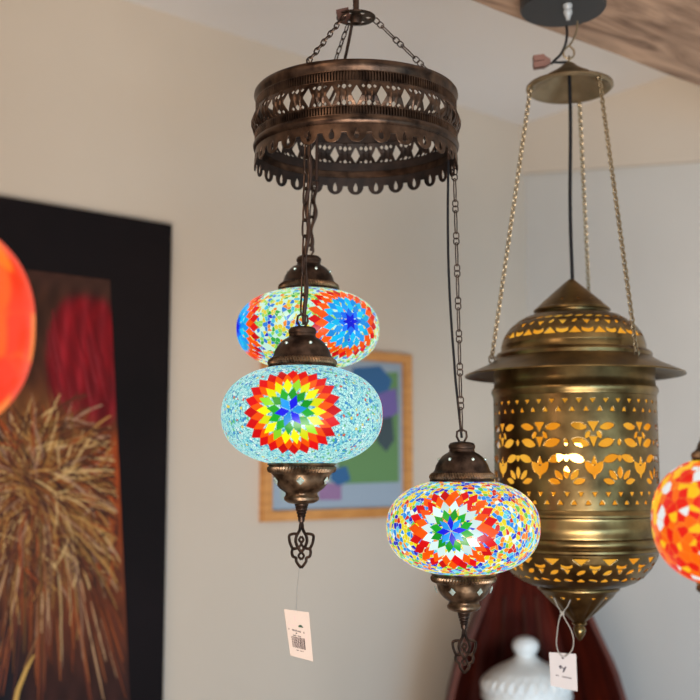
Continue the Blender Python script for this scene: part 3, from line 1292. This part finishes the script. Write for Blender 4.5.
# hanger cap, chains, cord
capz = zb(88) - Z0
cx_ = at(569.5, 88, YB).x - XB
mb = MB()
rp = [(43.5, 86.5), (43.8, 88), (43.5, 89.5), (42, 90), (36, 87.5), (34, 85), (27, 82), (25, 79), (17, 75), (12, 70.5), (6, 68), (2, 66), (.1, 65.8)]
PP = [(w * pxB, zb(v) - Z0) for w, v in rp]
PPo = [(w * pxB, z + .003) for (w, v), (_, z) in zip(rp, PP)]
mb.lathe([(43.5 * pxB, zb(86.2) - Z0), (43.8 * pxB, zb(88) - Z0), (42 * pxB, zb(89.4) - Z0), (37 * pxB, zb(87.5) - Z0), (34 * pxB, zb(83) - Z0), (27 * pxB, zb(80) - Z0),
          (24 * pxB, zb(76) - Z0), (16 * pxB, zb(72) - Z0), (10 * pxB, zb(68) - Z0), (6 * pxB, zb(64.5) - Z0), (4 * pxB, zb(63) - Z0), (.1 * pxB, zb(62) - Z0)], 64, c=(cx_, 0, 0))
mb.obj('hanger_cap', M['brass_dark'], lan, solid=.0012)
for i, a in enumerate((R(188), R(-58), R(64))):
    c, s_ = math.cos(a), math.sin(a)
    p0 = Vector((cx_ + 42 * pxB * c, 42 * pxB * s_, zb(89.5) - Z0 - .001))
    p1_ = Vector((84 * pxB * c, 84 * pxB * s_, zb(361) - Z0 + .003))
    mb = MB()
    chain_small(mb, p0, p1_, .0092, .0062, .0014, 8, 4)
    mb.obj('chain', M['brass_dark'], lan)
    for pp in (p0, p1_):
        mb = MB()
        mb.tube(link_pts(pp + Vector((0, 0, -.002)), Vector((0, 0, 1)), Vector((c, s_, 0)), .012, .009, 10), .0013, 5, closed=True)
        mb.obj('eyelet', M['brass_dark'], lan)
# cord from cap down to the cone
mb = MB()
pts = []
for i in range(21):
    t = i / 20
    p = Vector((cx_, 0, zb(66) - Z0)).lerp(Vector((at(572, 283, YB).x - XB, 0, zb(282) - Z0)), t)
    p.x += .0012 * math.sin(7 * t)
    pts.append(p)
mb.tube(pts, .0029, 10)
mb.obj('cord', M['cord'], lan)


def bl(u, v, dy=0.):
    p = at(u, v, YB)
    return Vector((p.x - XB, dy, p.z - Z0))


def smooth_pts(P_, n=6):
    P_ = [Vector(p) for p in P_]
    res = []
    for i in range(len(P_) - 1):
        a0, a1, a2, a3 = P_[max(i - 1, 0)], P_[i], P_[i + 1], P_[min(i + 2, len(P_) - 1)]
        for k in range(n):
            t = k / n
            res.append(.5 * ((2 * a1) + (a2 - a0) * t + (2 * a0 - 5 * a1 + 4 * a2 - a3) * t * t + (3 * a1 - a0 - 3 * a2 + a3) * t ** 3))
    res.append(P_[-1])
    return res


mb = MB()
mb.tube(smooth_pts([bl(566.5, 26), bl(567, 34), bl(565.5, 44), bl(561, 54), bl(555, 60), bl(551, 64)]), .0022, 8)
mb.tube(smooth_pts([bl(552, 62), bl(560, 62.5), bl(567, 62)]), .0022, 8)
mb.obj('supply_cord', M['cord'], lan)
# terminal block
mb = MB()
M['block'] = plain('pinkish_terminal_plastic', srgb(112, 78, 68), .6)
rot = Matrix.Rotation(R(-8), 3, 'Y')
cbk = bl(541, 62)
for dz in (-.0055, .0055):
    mb.box(cbk + Vector((-.004, 0, dz)), (.017, .013, .0095), rot)
mb.prism([cbk + Vector((.004, -.006, .0105)), cbk + Vector((.015, -.004, .0035)), cbk + Vector((.015, -.004, -.0035)), cbk + Vector((.004, -.006, -.0105))], (0, 1, 0), .011)
o = mb.obj('terminal_block', M['block'], lan, smooth=False)
# hanging hook of bent brass wire from the ceiling rose
mb = MB()
mb.tube(smooth_pts([bl(578, 20, .004), bl(577, 30, .004), bl(572.5, 41, .002), bl(568.5, 46), bl(563.8, 51), bl(564.2, 56.5), bl(569, 58.8), bl(573.5, 56), bl(573.8, 50.5), bl(570, 46.5), bl(568, 45)]), .0016, 8)
mb.tube([bl(569, 57 + 4.0 * (1 - math.cos(a_)) - 1, 0) + Vector((0, .004 * math.sin(a_), 0)) for a_ in [2 * PI * k / 12 for k in range(12)]], .0013, 6, closed=True)
mb.obj('hook', M['brass_dark'], lan)

# ceiling rose
rose = thing('ceiling_rose', (at(563, 10, YB).x, YB, CAMZ + hb), 'black round ceiling rose fixed under the timber beam', 'ceiling rose')
mb = MB()
hr = hb - .7506
mb.lathe([(.0001, .001), (.068, .001), (.0695, -.002), (.0695, -hr + .003), (.0675, -hr), (.0001, -hr)], 96)
mb.obj('cover', M['black_plastic'], rose)
mb = MB()
gx = at(564, 14, YB).x - rose.location.x
gz = -hr
mb.lathe([(.0075, gz + .001), (.0078, gz - .004), (.0065, gz - .006), (.0055, gz - .0085), (.0072, gz - .010), (.0075, gz - .014), (.0055, gz - .018), (.0038, gz - .022), (.0034, gz - .026), (.0001, gz - .026)], 20,
         c=(gx + .002, -.02, 0))
mb.obj('cable_gland', M['grey_plastic'], rose)

# ------------------------------------------------------------------ tags
def flat_tag(name, quad, th, mat, label, marks, string=None, smat=None, group=None):
    """quad: four pts (tl, tr, br, bl) in the room"""
    q = [Vector(p) for p in quad]
    cen = sum(q, Vector()) / 4
    root = thing(name, cen, label, 'price tag', group)
    n = (q[1] - q[0]).cross(q[3] - q[0]).normalized()
    if n.y > 0:
        n = -n
    mb = MB()
    mb.prism([p - cen for p in q], -n, th)
    card = mb.obj('card', mat, root, smooth=False)

    def bi(s, t):
        return (q[0] * (1 - s) + q[1] * s) * (1 - t) + (q[3] * (1 - s) + q[2] * s) * t - cen
    for nm, mt, polys in marks:
        mb = MB()
        for poly in polys:
            pts = [bi(s, t) + n * .00006 for s, t in poly]
            mb.prism(pts, n, .00012)
        mb.obj(nm, mt, card, smooth=False)
    if string:
        mb = MB()
        for pl, r in string:
            mb.tube([Vector(p) - cen for p in pl], r, 6)
        mb.obj('string', smat, root)
    return root


def rect(s0, t0, s1, t1):
    return [(s0, t0), (s1, t0), (s1, t1), (s0, t1)]


def text_bars(s0, s1, t0, t1, n, seed, slope=0.):
    """illegibly small print: a row of letter-sized strokes"""
    rg = random.Random(seed)
    res = []
    w = (s1 - s0) / n
    for i in range(n):
        if rg.random() < .1:
            continue
        a = s0 + i * w
        h = rg.uniform(0, .25) * (t1 - t0)
        k = slope * (i / n)
        res.append(rect(a, t0 + h + k, a + w * .7, t1 + k))
    return res


bars = []
rg = random.Random(4)
x = .16
while x < .70:
    w = rg.choice([.02, .03, .045])
    bars.append(rect(x, .565, x + w, .80))
    x += w + rg.choice([.012, .018, .024])
half = [(.60 + .10 * math.cos(a), .345 - .055 * math.sin(a)) for a in [PI * k / 10 for k in range(11)]]
M['ink_pink'] = plain('tag_faded_pink', srgb(205, 165, 160), .7)
M['ink_brown'] = plain('tag_barcode_ink', srgb(58, 34, 36), .8)
YT = 1.26
t1q = [at(283.9, 609, YT), at(308.9, 612.3, YT + .006), at(313.2, 661.5, YT + .006), at(290.4, 655.4, YT)]
fin1 = Vector((c1.x, c1.y, zat(569, Y1)))
flat_tag('price_tag', t1q, .0005, M['tag'], 'white barcode price tag with small green mark, hanging below pale blue pendant', [
    ('barcode', M['ink_brown'], bars),
    ('green_mark', M['ink_green'], [half]),
    ('print', M['ink'], text_bars(.08, .74, .395, .435, 14, 2, .03) + text_bars(.24, .58, .52, .555, 7, 3) + [rect(.36, .47, .42, .495)] + text_bars(.30, .62, .83, .855, 8, 5)),
    ('faded_print', M['ink_pink'], text_bars(.10, .45, .31, .335, 8, 6) + [rect(.78, .45, .80, .62), rect(.38, .12, .42, .22)]),
], [([at(296, 612, YT + .001), at(297, 590, YT + .004), fin1 + Vector((-.002, 0, .002))], .00022)], M['nylon'])

YG = YB - 37 * pxB * .85
YG2 = YG - .004
t2q = [at(549, 652.2, YG2), at(576.1, 654, YG2 + .003), at(577.6, 691.4, YG2 + .003), at(550.7, 685.7, YG2)]
ymark = [[(.36, .36), (.42, .345), (.50, .43), (.58, .37), (.63, .38), (.52, .54), (.46, .545), (.50, .46)], [(.33, .39), (.38, .36), (.44, .45), (.38, .46)]]
lp1 = smooth_pts([at(554, 598, YG + .004), at(558, 607, YG), at(562, 613, YG2), at(565, 619, YG2), at(571, 630, YG2), at(573.5, 640, YG2), at(572, 650, YG2), at(565, 657, YG2 - .001)])
lp2 = smooth_pts([at(571, 598, YG + .004), at(567, 607, YG), at(562, 613, YG2), at(559, 620, YG2), at(557, 634, YG2), at(556.5, 645, YG2), at(559, 653, YG2), at(563.5, 657.5, YG2 - .001)])
knot = [at(560, 611, YG2 - .001), at(564, 615, YG2 - .001)]
knot2 = [at(564, 611, YG2 - .001), at(560, 616, YG2 - .001)]
flat_tag('price_tag', t2q, .0005, M['tag2'], 'cream swing tag with dark emblem on a looped string under the brass lantern', [
    ('emblem', M['ink'], ymark),
    ('print', M['ink'], text_bars(.22, .40, .635, .675, 3, 9, .005) + text_bars(.44, .80, .645, .69, 8, 10, .01)),
    ('eyelet_hole', M['ink'], [[(.50 + .045 * math.cos(a), .14 + .03 * math.sin(a)) for a in [2 * PI * k / 12 for k in range(12)]]]),
], [(lp1, .0009), (lp2, .0009), (knot, .0016), (knot2, .0016)], M['thread'])

# ------------------------------------------------------------------ large painting with black frame
painting = thing('framed_painting', on_wall(165, 600, .0) - Vector((0, 0, .0)), 'large black-framed painting of golden grasses and a red bloom on left wall', 'painting')
o0 = Vector(painting.location)
tl_out = on_wall(172, 225, .03)
bl_r = on_wall(163, 700, .03)
dirn = (bl_r - tl_out)
k2 = (bl_r.z - .62) / (tl_out.z - bl_r.z)
br = bl_r + dirn * .25
toplf = tl_out - dW * 1.5
toplf.z = on_wall(0, 198, .03).z + (on_wall(0, 198, .03).z - tl_out.z) * .1
btl = Vector((toplf.x, toplf.y, br.z))
mb = MB()
mb.prism([p - o0 for p in (toplf, tl_out, br, btl)], -nW, .03)
mb.obj('frame', M['black_frame'], painting, smooth=False)


def cv(u, v, off=.036):
    return on_wall(u, v, off) - o0


def paint_col(u, v):
    """oil colours laid down on the canvas, by place"""
    def mixc(a, b, t):
        t = max(0, min(1, t))
        return tuple(a[i] * (1 - t) + b[i] * t for i in range(3))

    def sm(x):
        x = max(0, min(1, x))
        return x * x * (3 - 2 * x)
    base = mixc((58, 34, 24), (104, 50, 26), sm((v - 330) / 150))
    # red bloom
    e = ((u - 88) / 42) ** 2 + ((v - 364) / 72) ** 2
    red = mixc((122, 12, 22), (92, 6, 13), sm((u - 60) / 50 * .5 + .3 * math.sin(v * .05)))
    st = .5 + .5 * math.sin(u * .35 + v * .03)
    red = mixc(red, (176, 60, 70), .35 * st ** 4)
    base = mixc(base, red, sm((1.2 - e) / .5) if v > 280 else 0)
    base = mixc((62, 38, 30), base, sm((v - 290) / 18))
    # rust at right of the burst
    eb = ((u - 34) / 90) ** 2 + ((v - 505) / 110) ** 2
    base = mixc(base, (120, 74, 38), sm((1.25 - eb) / .7))
    e2 = ((u - 112) / 34) ** 2 + ((v - 492) / 66) ** 2
    base = mixc(base, (150, 62, 22), sm((1.2 - e2) / .9) * .9)
    # dark base
    base = mixc(base, (40, 24, 24), sm((v - 590) / 110) * .8)
    base = mixc(base, (26, 22, 28), sm((600 - 0 - v) / -60) * sm((40 - u) / 40))
    k = 1 + .16 * math.sin(u * .31 + 2.1 * math.sin(v * .043)) * math.sin(v * .11)
    return tuple(c * k for c in base)


def edge_u(v):
    return 110 + (v - 280) * 20 / 420


U0, V1 = -160, 860
NUu, NVv = 70, 120
mb = MB()
vs, fs, cols = [], [], []
for j in range(NVv + 1):
    v = 280 + (V1 - 280) * j / NVv
    for i in range(NUu + 1):
        u = U0 + (edge_u(v) - U0) * i / NUu
        vv = v - (edge_u(v) - u) * .125 * (1 - j / NVv)
        vs.append((cv(u, vv), srgb(*[max(2, min(255, c)) for c in paint_col(u, v)])))
k = NUu + 1
verts = [p for p, c in vs]
for j in range(NVv):
    for i in range(NUu):
        f = (j * k + i, j * k + i + 1, (j + 1) * k + i + 1, (j + 1) * k + i)
        mb.add([verts[q] for q in f], [(3, 2, 1, 0)], 0, [vs[q][1] for q in (f[3], f[2], f[1], f[0])])
# brush strokes of the grasses: thin ridges of paint
rg = random.Random(11)
golds = [srgb(186, 140, 78), srgb(156, 108, 52), srgb(132, 78, 36), srgb(108, 56, 28), srgb(204, 168, 112), srgb(88, 44, 28), srgb(152, 70, 28), srgb(166, 128, 102), srgb(120, 86, 42)]
darks = [srgb(52, 28, 20), srgb(70, 36, 22), srgb(84, 44, 26)]


def stroke(pts, w, col, h):
    P_ = [cv(u, v, .0362 + h) for u, v in pts]
    n = len(P_)
    vv, ff = [], []
    for i, p in enumerate(P_):
        t = P_[min(i + 1, n - 1)] - P_[max(i - 1, 0)]
        t.normalize()
        sd = nW.cross(t).normalized()
        ww = w * math.sin(PI * (i + .35) / (n + .2)) ** .7
        vv += [p + sd * ww, p + nW * ww * .25, p - sd * ww]
    for i in range(n - 1):
        a = i * 3
        ff += [(a, a + 1, a + 4, a + 3), (a + 1, a + 2, a + 5, a + 4)]
    mb.add(vv, ff, 0, col)


cxb, cyb = 38, 492
for i in range(700):
    r0 = rg.random() ** .6 * 78
    a = rg.uniform(-PI, PI)
    u, v = cxb + r0 * math.cos(a) * 1.15, cyb + 6 + r0 * math.sin(a) * 1.1
    aa = math.atan2(v - 470, (u - 10) * 1.3) + rg.gauss(0, .55)
    Lk = rg.uniform(14, 46)
    pts = [(u + math.cos(aa + .04 * k) * Lk * k / 6, v + math.sin(aa + .04 * k) * Lk * k / 6) for k in range(7)]
    pts = [(p, q) for p, q in pts if p < edge_u(q) - 2.5 and q > 396 - (p - 60) * .25]
    if len(pts) > 4:
        stroke(pts, rg.uniform(.0012, .0034), rg.choice(golds + darks + golds[2:6] + darks), rg.uniform(0, .0008))
for i in range(560):
    a = rg.uniform(-PI, PI)
    r0 = rg.uniform(8, 62)
    down = math.sin(a) > .1
    Lk = rg.uniform(20, 60) if not down else rg.uniform(35, 150)
    u0, v0 = cxb + r0 * math.cos(a) * 1.1, cyb + r0 * math.sin(a) * .9
    if abs(math.cos(a)) > .8:
        Lk = rg.uniform(20, 70)
    curl = rg.uniform(-.35, .35)
    pts = []
    aa = a + rg.gauss(0, .4)
    u, v = u0, v0
    for k in range(9):
        if v < 398 - (u - 30) * -.25 - 20 * rg.random() or u > edge_u(v) - 2.5 or u < U0 + 8 or v > V1 - 8:
            break
        pts.append((u, v))
        u += math.cos(aa) * Lk / 8
        v += math.sin(aa) * Lk / 8
        aa += curl / 8
        # the grasses droop
        if v > 470:
            aa += .07 * (1 if math.cos(aa) > 0 else -1)
    if len(pts) > 3:
        col = rg.choice(golds if rg.random() < .74 else darks)
        if v > 600:
            col = tuple(c * .7 for c in col[:3]) + (1,)
        stroke(pts, rg.uniform(.0008, .0026), col, rg.uniform(0, .0012))
for i in range(150):
    u, v = rg.uniform(-120, 118), rg.uniform(520, 640)
    a = math.atan2(v - 440, (u - 45) * .9)
    Lk = rg.uniform(40, 110)
    pts = [(u + math.cos(a) * Lk * k / 7, v + math.sin(a) * Lk * k / 7) for k in range(8)]
    pts = [(p, q) for p, q in pts if p < edge_u(q) - 3 and q < V1 - 8 and p > U0 + 8]
    if len(pts) > 3:
        stroke(pts, rg.uniform(.001, .0024), rg.choice([srgb(150, 84, 44), srgb(120, 60, 34), srgb(190, 150, 110), srgb(96, 46, 30), srgb(140, 70, 34)]), rg.uniform(0, .001))
stroke([(34, 655), (26, 670), (18, 690), (13, 712), (11, 740)], .0055, srgb(200, 158, 84), .002)
stroke([(50, 560), (46, 600), (36, 640), (24, 668)], .002, srgb(140, 96, 60), .0014)
for i in range(40):
    u = rg.uniform(45, 106)
    v = rg.uniform(300, 380)
    stroke([(u, v), (u + 2, v + 14), (u + 5, v + 30), (u + 9, v + 44)], rg.uniform(.001, .003), rg.choice([srgb(118, 14, 24), srgb(100, 8, 16), srgb(132, 34, 42)]), .0003)
mb.obj('canvas', M['paint'], painting, smooth=True, angle=60)

# ------------------------------------------------------------------ small framed picture
sp_o = on_wall(335, 520, 0)
pic = thing('framed_picture', sp_o, 'small picture with golden wood frame and blue mount on wall behind mosaic pendants', 'picture')
a_tr = on_wall(411, 356, .0)
a_br = on_wall(408, 516, .0)
a_bl = on_wall(259, 522, .0)
x1_ = (a_tr - sp_o).dot(dW) - .016
x0_ = (a_bl - sp_o).dot(dW)
zt_, zbm = a_tr.z, (a_br.z + a_bl.z) / 2


def wl(s_, z, off=0.):
    return Vector((dW.x * s_ + nW.x * off, dW.y * s_ + nW.y * off, z - sp_o.z))


def wrect(mb, s0, s1, z0, z1, off, t, mi=0):
    mb.prism([wl(s0, z0, off), wl(s1, z0, off), wl(s1, z1, off), wl(s0, z1, off)], nW, t, mi)


fw = .027
mb = MB()
for (p, q, r_, t_) in ((x0_, x1_, zt_ - fw, zt_), (x0_, x1_, zbm, zbm + fw), (x0_, x0_ + fw, zbm + fw, zt_ - fw), (x1_ - fw, x1_, zbm + fw, zt_ - fw)):
    wrect(mb, p, q, r_, t_, .0, .022)
mb.obj('frame', M['gold_frame'], pic, smooth=False)
mb = MB()
wrect(mb, x0_ + fw, x1_ - fw, zbm + fw, zt_ - fw, .001, .006)
mb.obj('mount', plain('blue_grey_mount', srgb(152, 168, 182), .7), pic, smooth=False)


def ps(u, v):
    p = on_wall(u, v, .008)
    return ((p - sp_o).dot(dW), p.z)


def blob(mb, pts, off, mi=0):
    q = [wl(*ps(u, v), off) for u, v in pts]
    mb.prism(q, nW, .0004, mi)


mb = MB()
mts = [plain('print_green', srgb(98, 140, 88), .7), plain('print_blue', srgb(46, 98, 146), .7), plain('print_mauve', srgb(146, 112, 150), .7), plain('print_slate', srgb(60, 78, 84), .7),
       plain('print_pale', srgb(160, 178, 172), .7), plain('print_purple', srgb(112, 96, 160), .7)]
blob(mb, [(281, 500), (338, 500), (338, 380), (281, 380)], .0075, 4)
blob(mb, [(338, 484), (399, 482), (398, 372), (338, 375)], .0080, 0)
blob(mb, [(352, 368), (380, 366), (392, 380), (386, 398), (372, 404), (355, 396)], .0085, 1)
blob(mb, [(375, 395), (396, 388), (398, 412), (388, 420), (376, 415)], .0089, 5)
blob(mb, [(374, 420), (392, 416), (394, 440), (386, 452), (377, 442)], .0093, 3)
blob(mb, [(318, 482), (341, 484), (341, 500), (318, 500)], .0097, 2)
blob(mb, [(330, 470), (346, 466), (350, 480), (338, 486), (330, 480)], .0101, 1)
blob(mb, [(300, 400), (320, 395), (330, 430), (310, 440)], .0097, 1)
mb.obj('print', mts, pic, smooth=False)

# ------------------------------------------------------------------ boat-shaped shelf
YS = 2.9
bxc = at(533, 650, YS).x - .020
shelf = thing('boat_shelf', (bxc, YS, 0), 'dark mahogany boat-shaped shelf standing on its stern behind the brass lantern', 'shelf')
HW = [(0.0, .22), (.3, .29), (.6, .285), (.8, .262), (.888, .246), (1.0, .215), (1.09, .172), (1.177, .135), (1.28, .088), (1.38, .045), (1.46, .010)]


def hw(z):
    return .955 * float(np.interp(z, [a for a, b in HW], [b for a, b in HW]))


NZ = 40
for sg in (-1, 1):
    mb = MB()
    vs, fs = [], []
    for i in range(NZ + 1):
        z = 1.46 * i / NZ
        w = hw(z)
        D = .20 * (1 - .35 * (z / 1.46) ** 2)
        ins = max(w - .014, .0)
        # section: front edge, outer face, back edge, inner face
        vs += [(sg * w, -D, z), (sg * w * .93, 0, z), (sg * w * .70, .10, z), (sg * max(w * .70 - .02, 0), .10, z), (sg * max(w * .93 - .018, 0), 0, z), (sg * ins, -D, z)]
    for i in range(NZ):
        for j in range(6):
            q = (i * 6 + j, i * 6 + (j + 1) % 6, i * 6 + 6 + (j + 1) % 6, i * 6 + 6 + j)
            fs.append(q if sg > 0 else q[::-1])
    fs += [tuple(range(6)), tuple(NZ * 6 + j for j in range(6))]
    mb.add(vs, fs)
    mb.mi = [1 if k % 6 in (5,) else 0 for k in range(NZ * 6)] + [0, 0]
    mb.obj('hull_side', [M['mahogany'], M['mahogany_strip']], shelf, angle=30)
mb = MB()
vs, fs = [], []
npl = 7
for i in range(NZ + 1):
    z = 1.44 * i / NZ
    w = max(hw(z) * .70 - .008, .001)
    for j in range(npl * 2 + 1):
        t = j / (npl * 2) * 2 - 1
        vs.append((t * w, .095 + (.008 if j % 2 else .0), z))
k = npl * 2 + 1
for i in range(NZ):
    for j in range(k - 1):
        fs.append((i * k + j, i * k + j + 1, (i + 1) * k + j + 1, (i + 1) * k + j))
mb.add(vs, fs)
mb.obj('back_planking', M['mahogany'], shelf, smooth=False, solid=.01)
JZ = .655
for z in (.06, .35, JZ):
    w = hw(z) * .93 - .02
    mb = MB()
    mb.prism([(-w, -.17, z - .02), (w, -.17, z - .02), (w * .74, .09, z - .02), (-w * .74, .09, z - .02)], (0, 0, 1), .02)
    mb.obj('shelf_board', M['mahogany'], shelf, smooth=False)
mb = MB()
for x in (-.075, .02, .085):
    mb.tube([(x, .085, JZ), (x * .55, .088, 1.15)], [.008, .005], 8)
mb.obj('rib', M['mahogany_strip'], shelf)

# ginger jar
YJ = 2.80
jx = at(526, 670, YJ).x
jar = thing('ginger_jar', (jx, YJ, JZ), 'white ceramic ginger jar with round knob lid, in front of dark wooden shelf', 'jar')
pj = YJ / F
zj = lambda v: zat(v, YJ) - JZ
zl_ = zj(694)
mb = MB()
mb.lathe([(.0001, 0), (.06, 0), (.064, .006), (.075, .05), (.098, .12), (.112, .18), (.112, .23), (.106, .265), (.100, zl_ - .006), (.096, zl_ - .002), (.096, zl_)], 72,
         fr=lambda a, j, z: 1 + .012 * (math.sin(16 * a + z * 60) * math.sin(16 * a - z * 60)))
mb.obj('body', M['ceramic'], jar)
mb = MB()
lp = [(44, 697), (44.5, 694), (43.5, 691), (42.5, 689), (42, 686), (41, 681), (39, 677), (36, 672), (34, 670), (28, 666.5), (22, 663.5), (15, 660), (11.5, 657), (9.5, 655), (9.5, 653.5), (11.5, 651), (12.8, 647.5), (13, 644), (11.5, 640.5), (8, 637.5), (4, 636.2), (.1, 636)]
prof = [(w * pj, zj(v)) for w, v in lp]
# denser profile
pp = []
for i in range(len(prof) - 1):
    for k in range(3):
        t = k / 3
        pp.append((prof[i][0] * (1 - t) + prof[i + 1][0] * t, prof[i][1] * (1 - t) + prof[i + 1][1] * t))
pp.append(prof[-1])
zA, zB = zj(690), zj(672)


def lidf(a, j, z):
    if zA < z < zB:
        t = (z - zA) / (zB - zA)
        tri = abs(((a * 14 / (2 * PI)) % 1) * 2 - 1)
        w_ = math.exp(-((t - tri) / .16) ** 2) + math.exp(-((t - 1 + tri) / .16) ** 2)
        return 1 + .08 * min(w_, 1) * math.sin(PI * t) ** .5
    return 1


mb.lathe(pp, 168, fr=lidf)
mb.obj('lid', M['ceramic'], jar, angle=70)

# ------------------------------------------------------------------ light
w = bpy.data.worlds.new('world')
sc.world = w
w.use_nodes = True
bg = w.node_tree.nodes['Background']
bg.inputs['Color'].default_value = (.86, .90, 1.0, 1)
bg.inputs['Strength'].default_value = .26


def area(name, loc_, target, size, energy, col, sy=None, spread=180):
    d = bpy.data.lights.new(name, 'AREA')
    d.spread = R(spread)
    d.energy = energy
    d.color = col
    d.shape = 'RECTANGLE'
    d.size = size
    d.size_y = sy or size
    o = bpy.data.objects.new(name, d)
    COL.objects.link(o)
    o.location = loc_
    o.rotation_euler = (Vector(target) - Vector(loc_)).to_track_quat('-Z', 'Y').to_euler()
    return o


area('window_daylight', (2.6, -.8, 1.0), (.6, 3.2, .7), 1.3, 15, (.50, .80, 1.0), 1.2)
area('cool_wall_fill', (1.5, -2.0, .5), (1.7, 3.0, .30), 1.7, 29, (.30, .64, 1.0), .9, spread=80)  # added cool fill, unseen source, to tint the lower right wall blue
area('warm_spot_light', (-1.3, -.5, 2.3), (-.3, 2.6, 2.1), .6, 14, (1.0, .72, .50), .6)
area('ceiling_fill', (.2, -1.3, .35), (.7, 1.8, 2.8), 1.7, 60, (1.0, .90, .80), 1.1, spread=105)  # added up-light from an unseen source, to brighten the ceiling


def point(name, loc_, e, col, r=.02):
    d = bpy.data.lights.new(name, 'POINT')
    d.energy = e
    d.color = col
    d.shadow_soft_size = r
    o = bpy.data.objects.new(name, d)
    COL.objects.link(o)
    o.location = loc_
    return o


point('lantern_light', (XB + bx, YB - .01, Z0 + bz - .03), 1.6, (1, .62, .25), .015)

sc.view_settings.view_transform = 'Standard'
sc.view_settings.look = 'None'
sc.view_settings.exposure = -.08
sc.view_settings.gamma = 1
sc.cycles.use_denoising = True
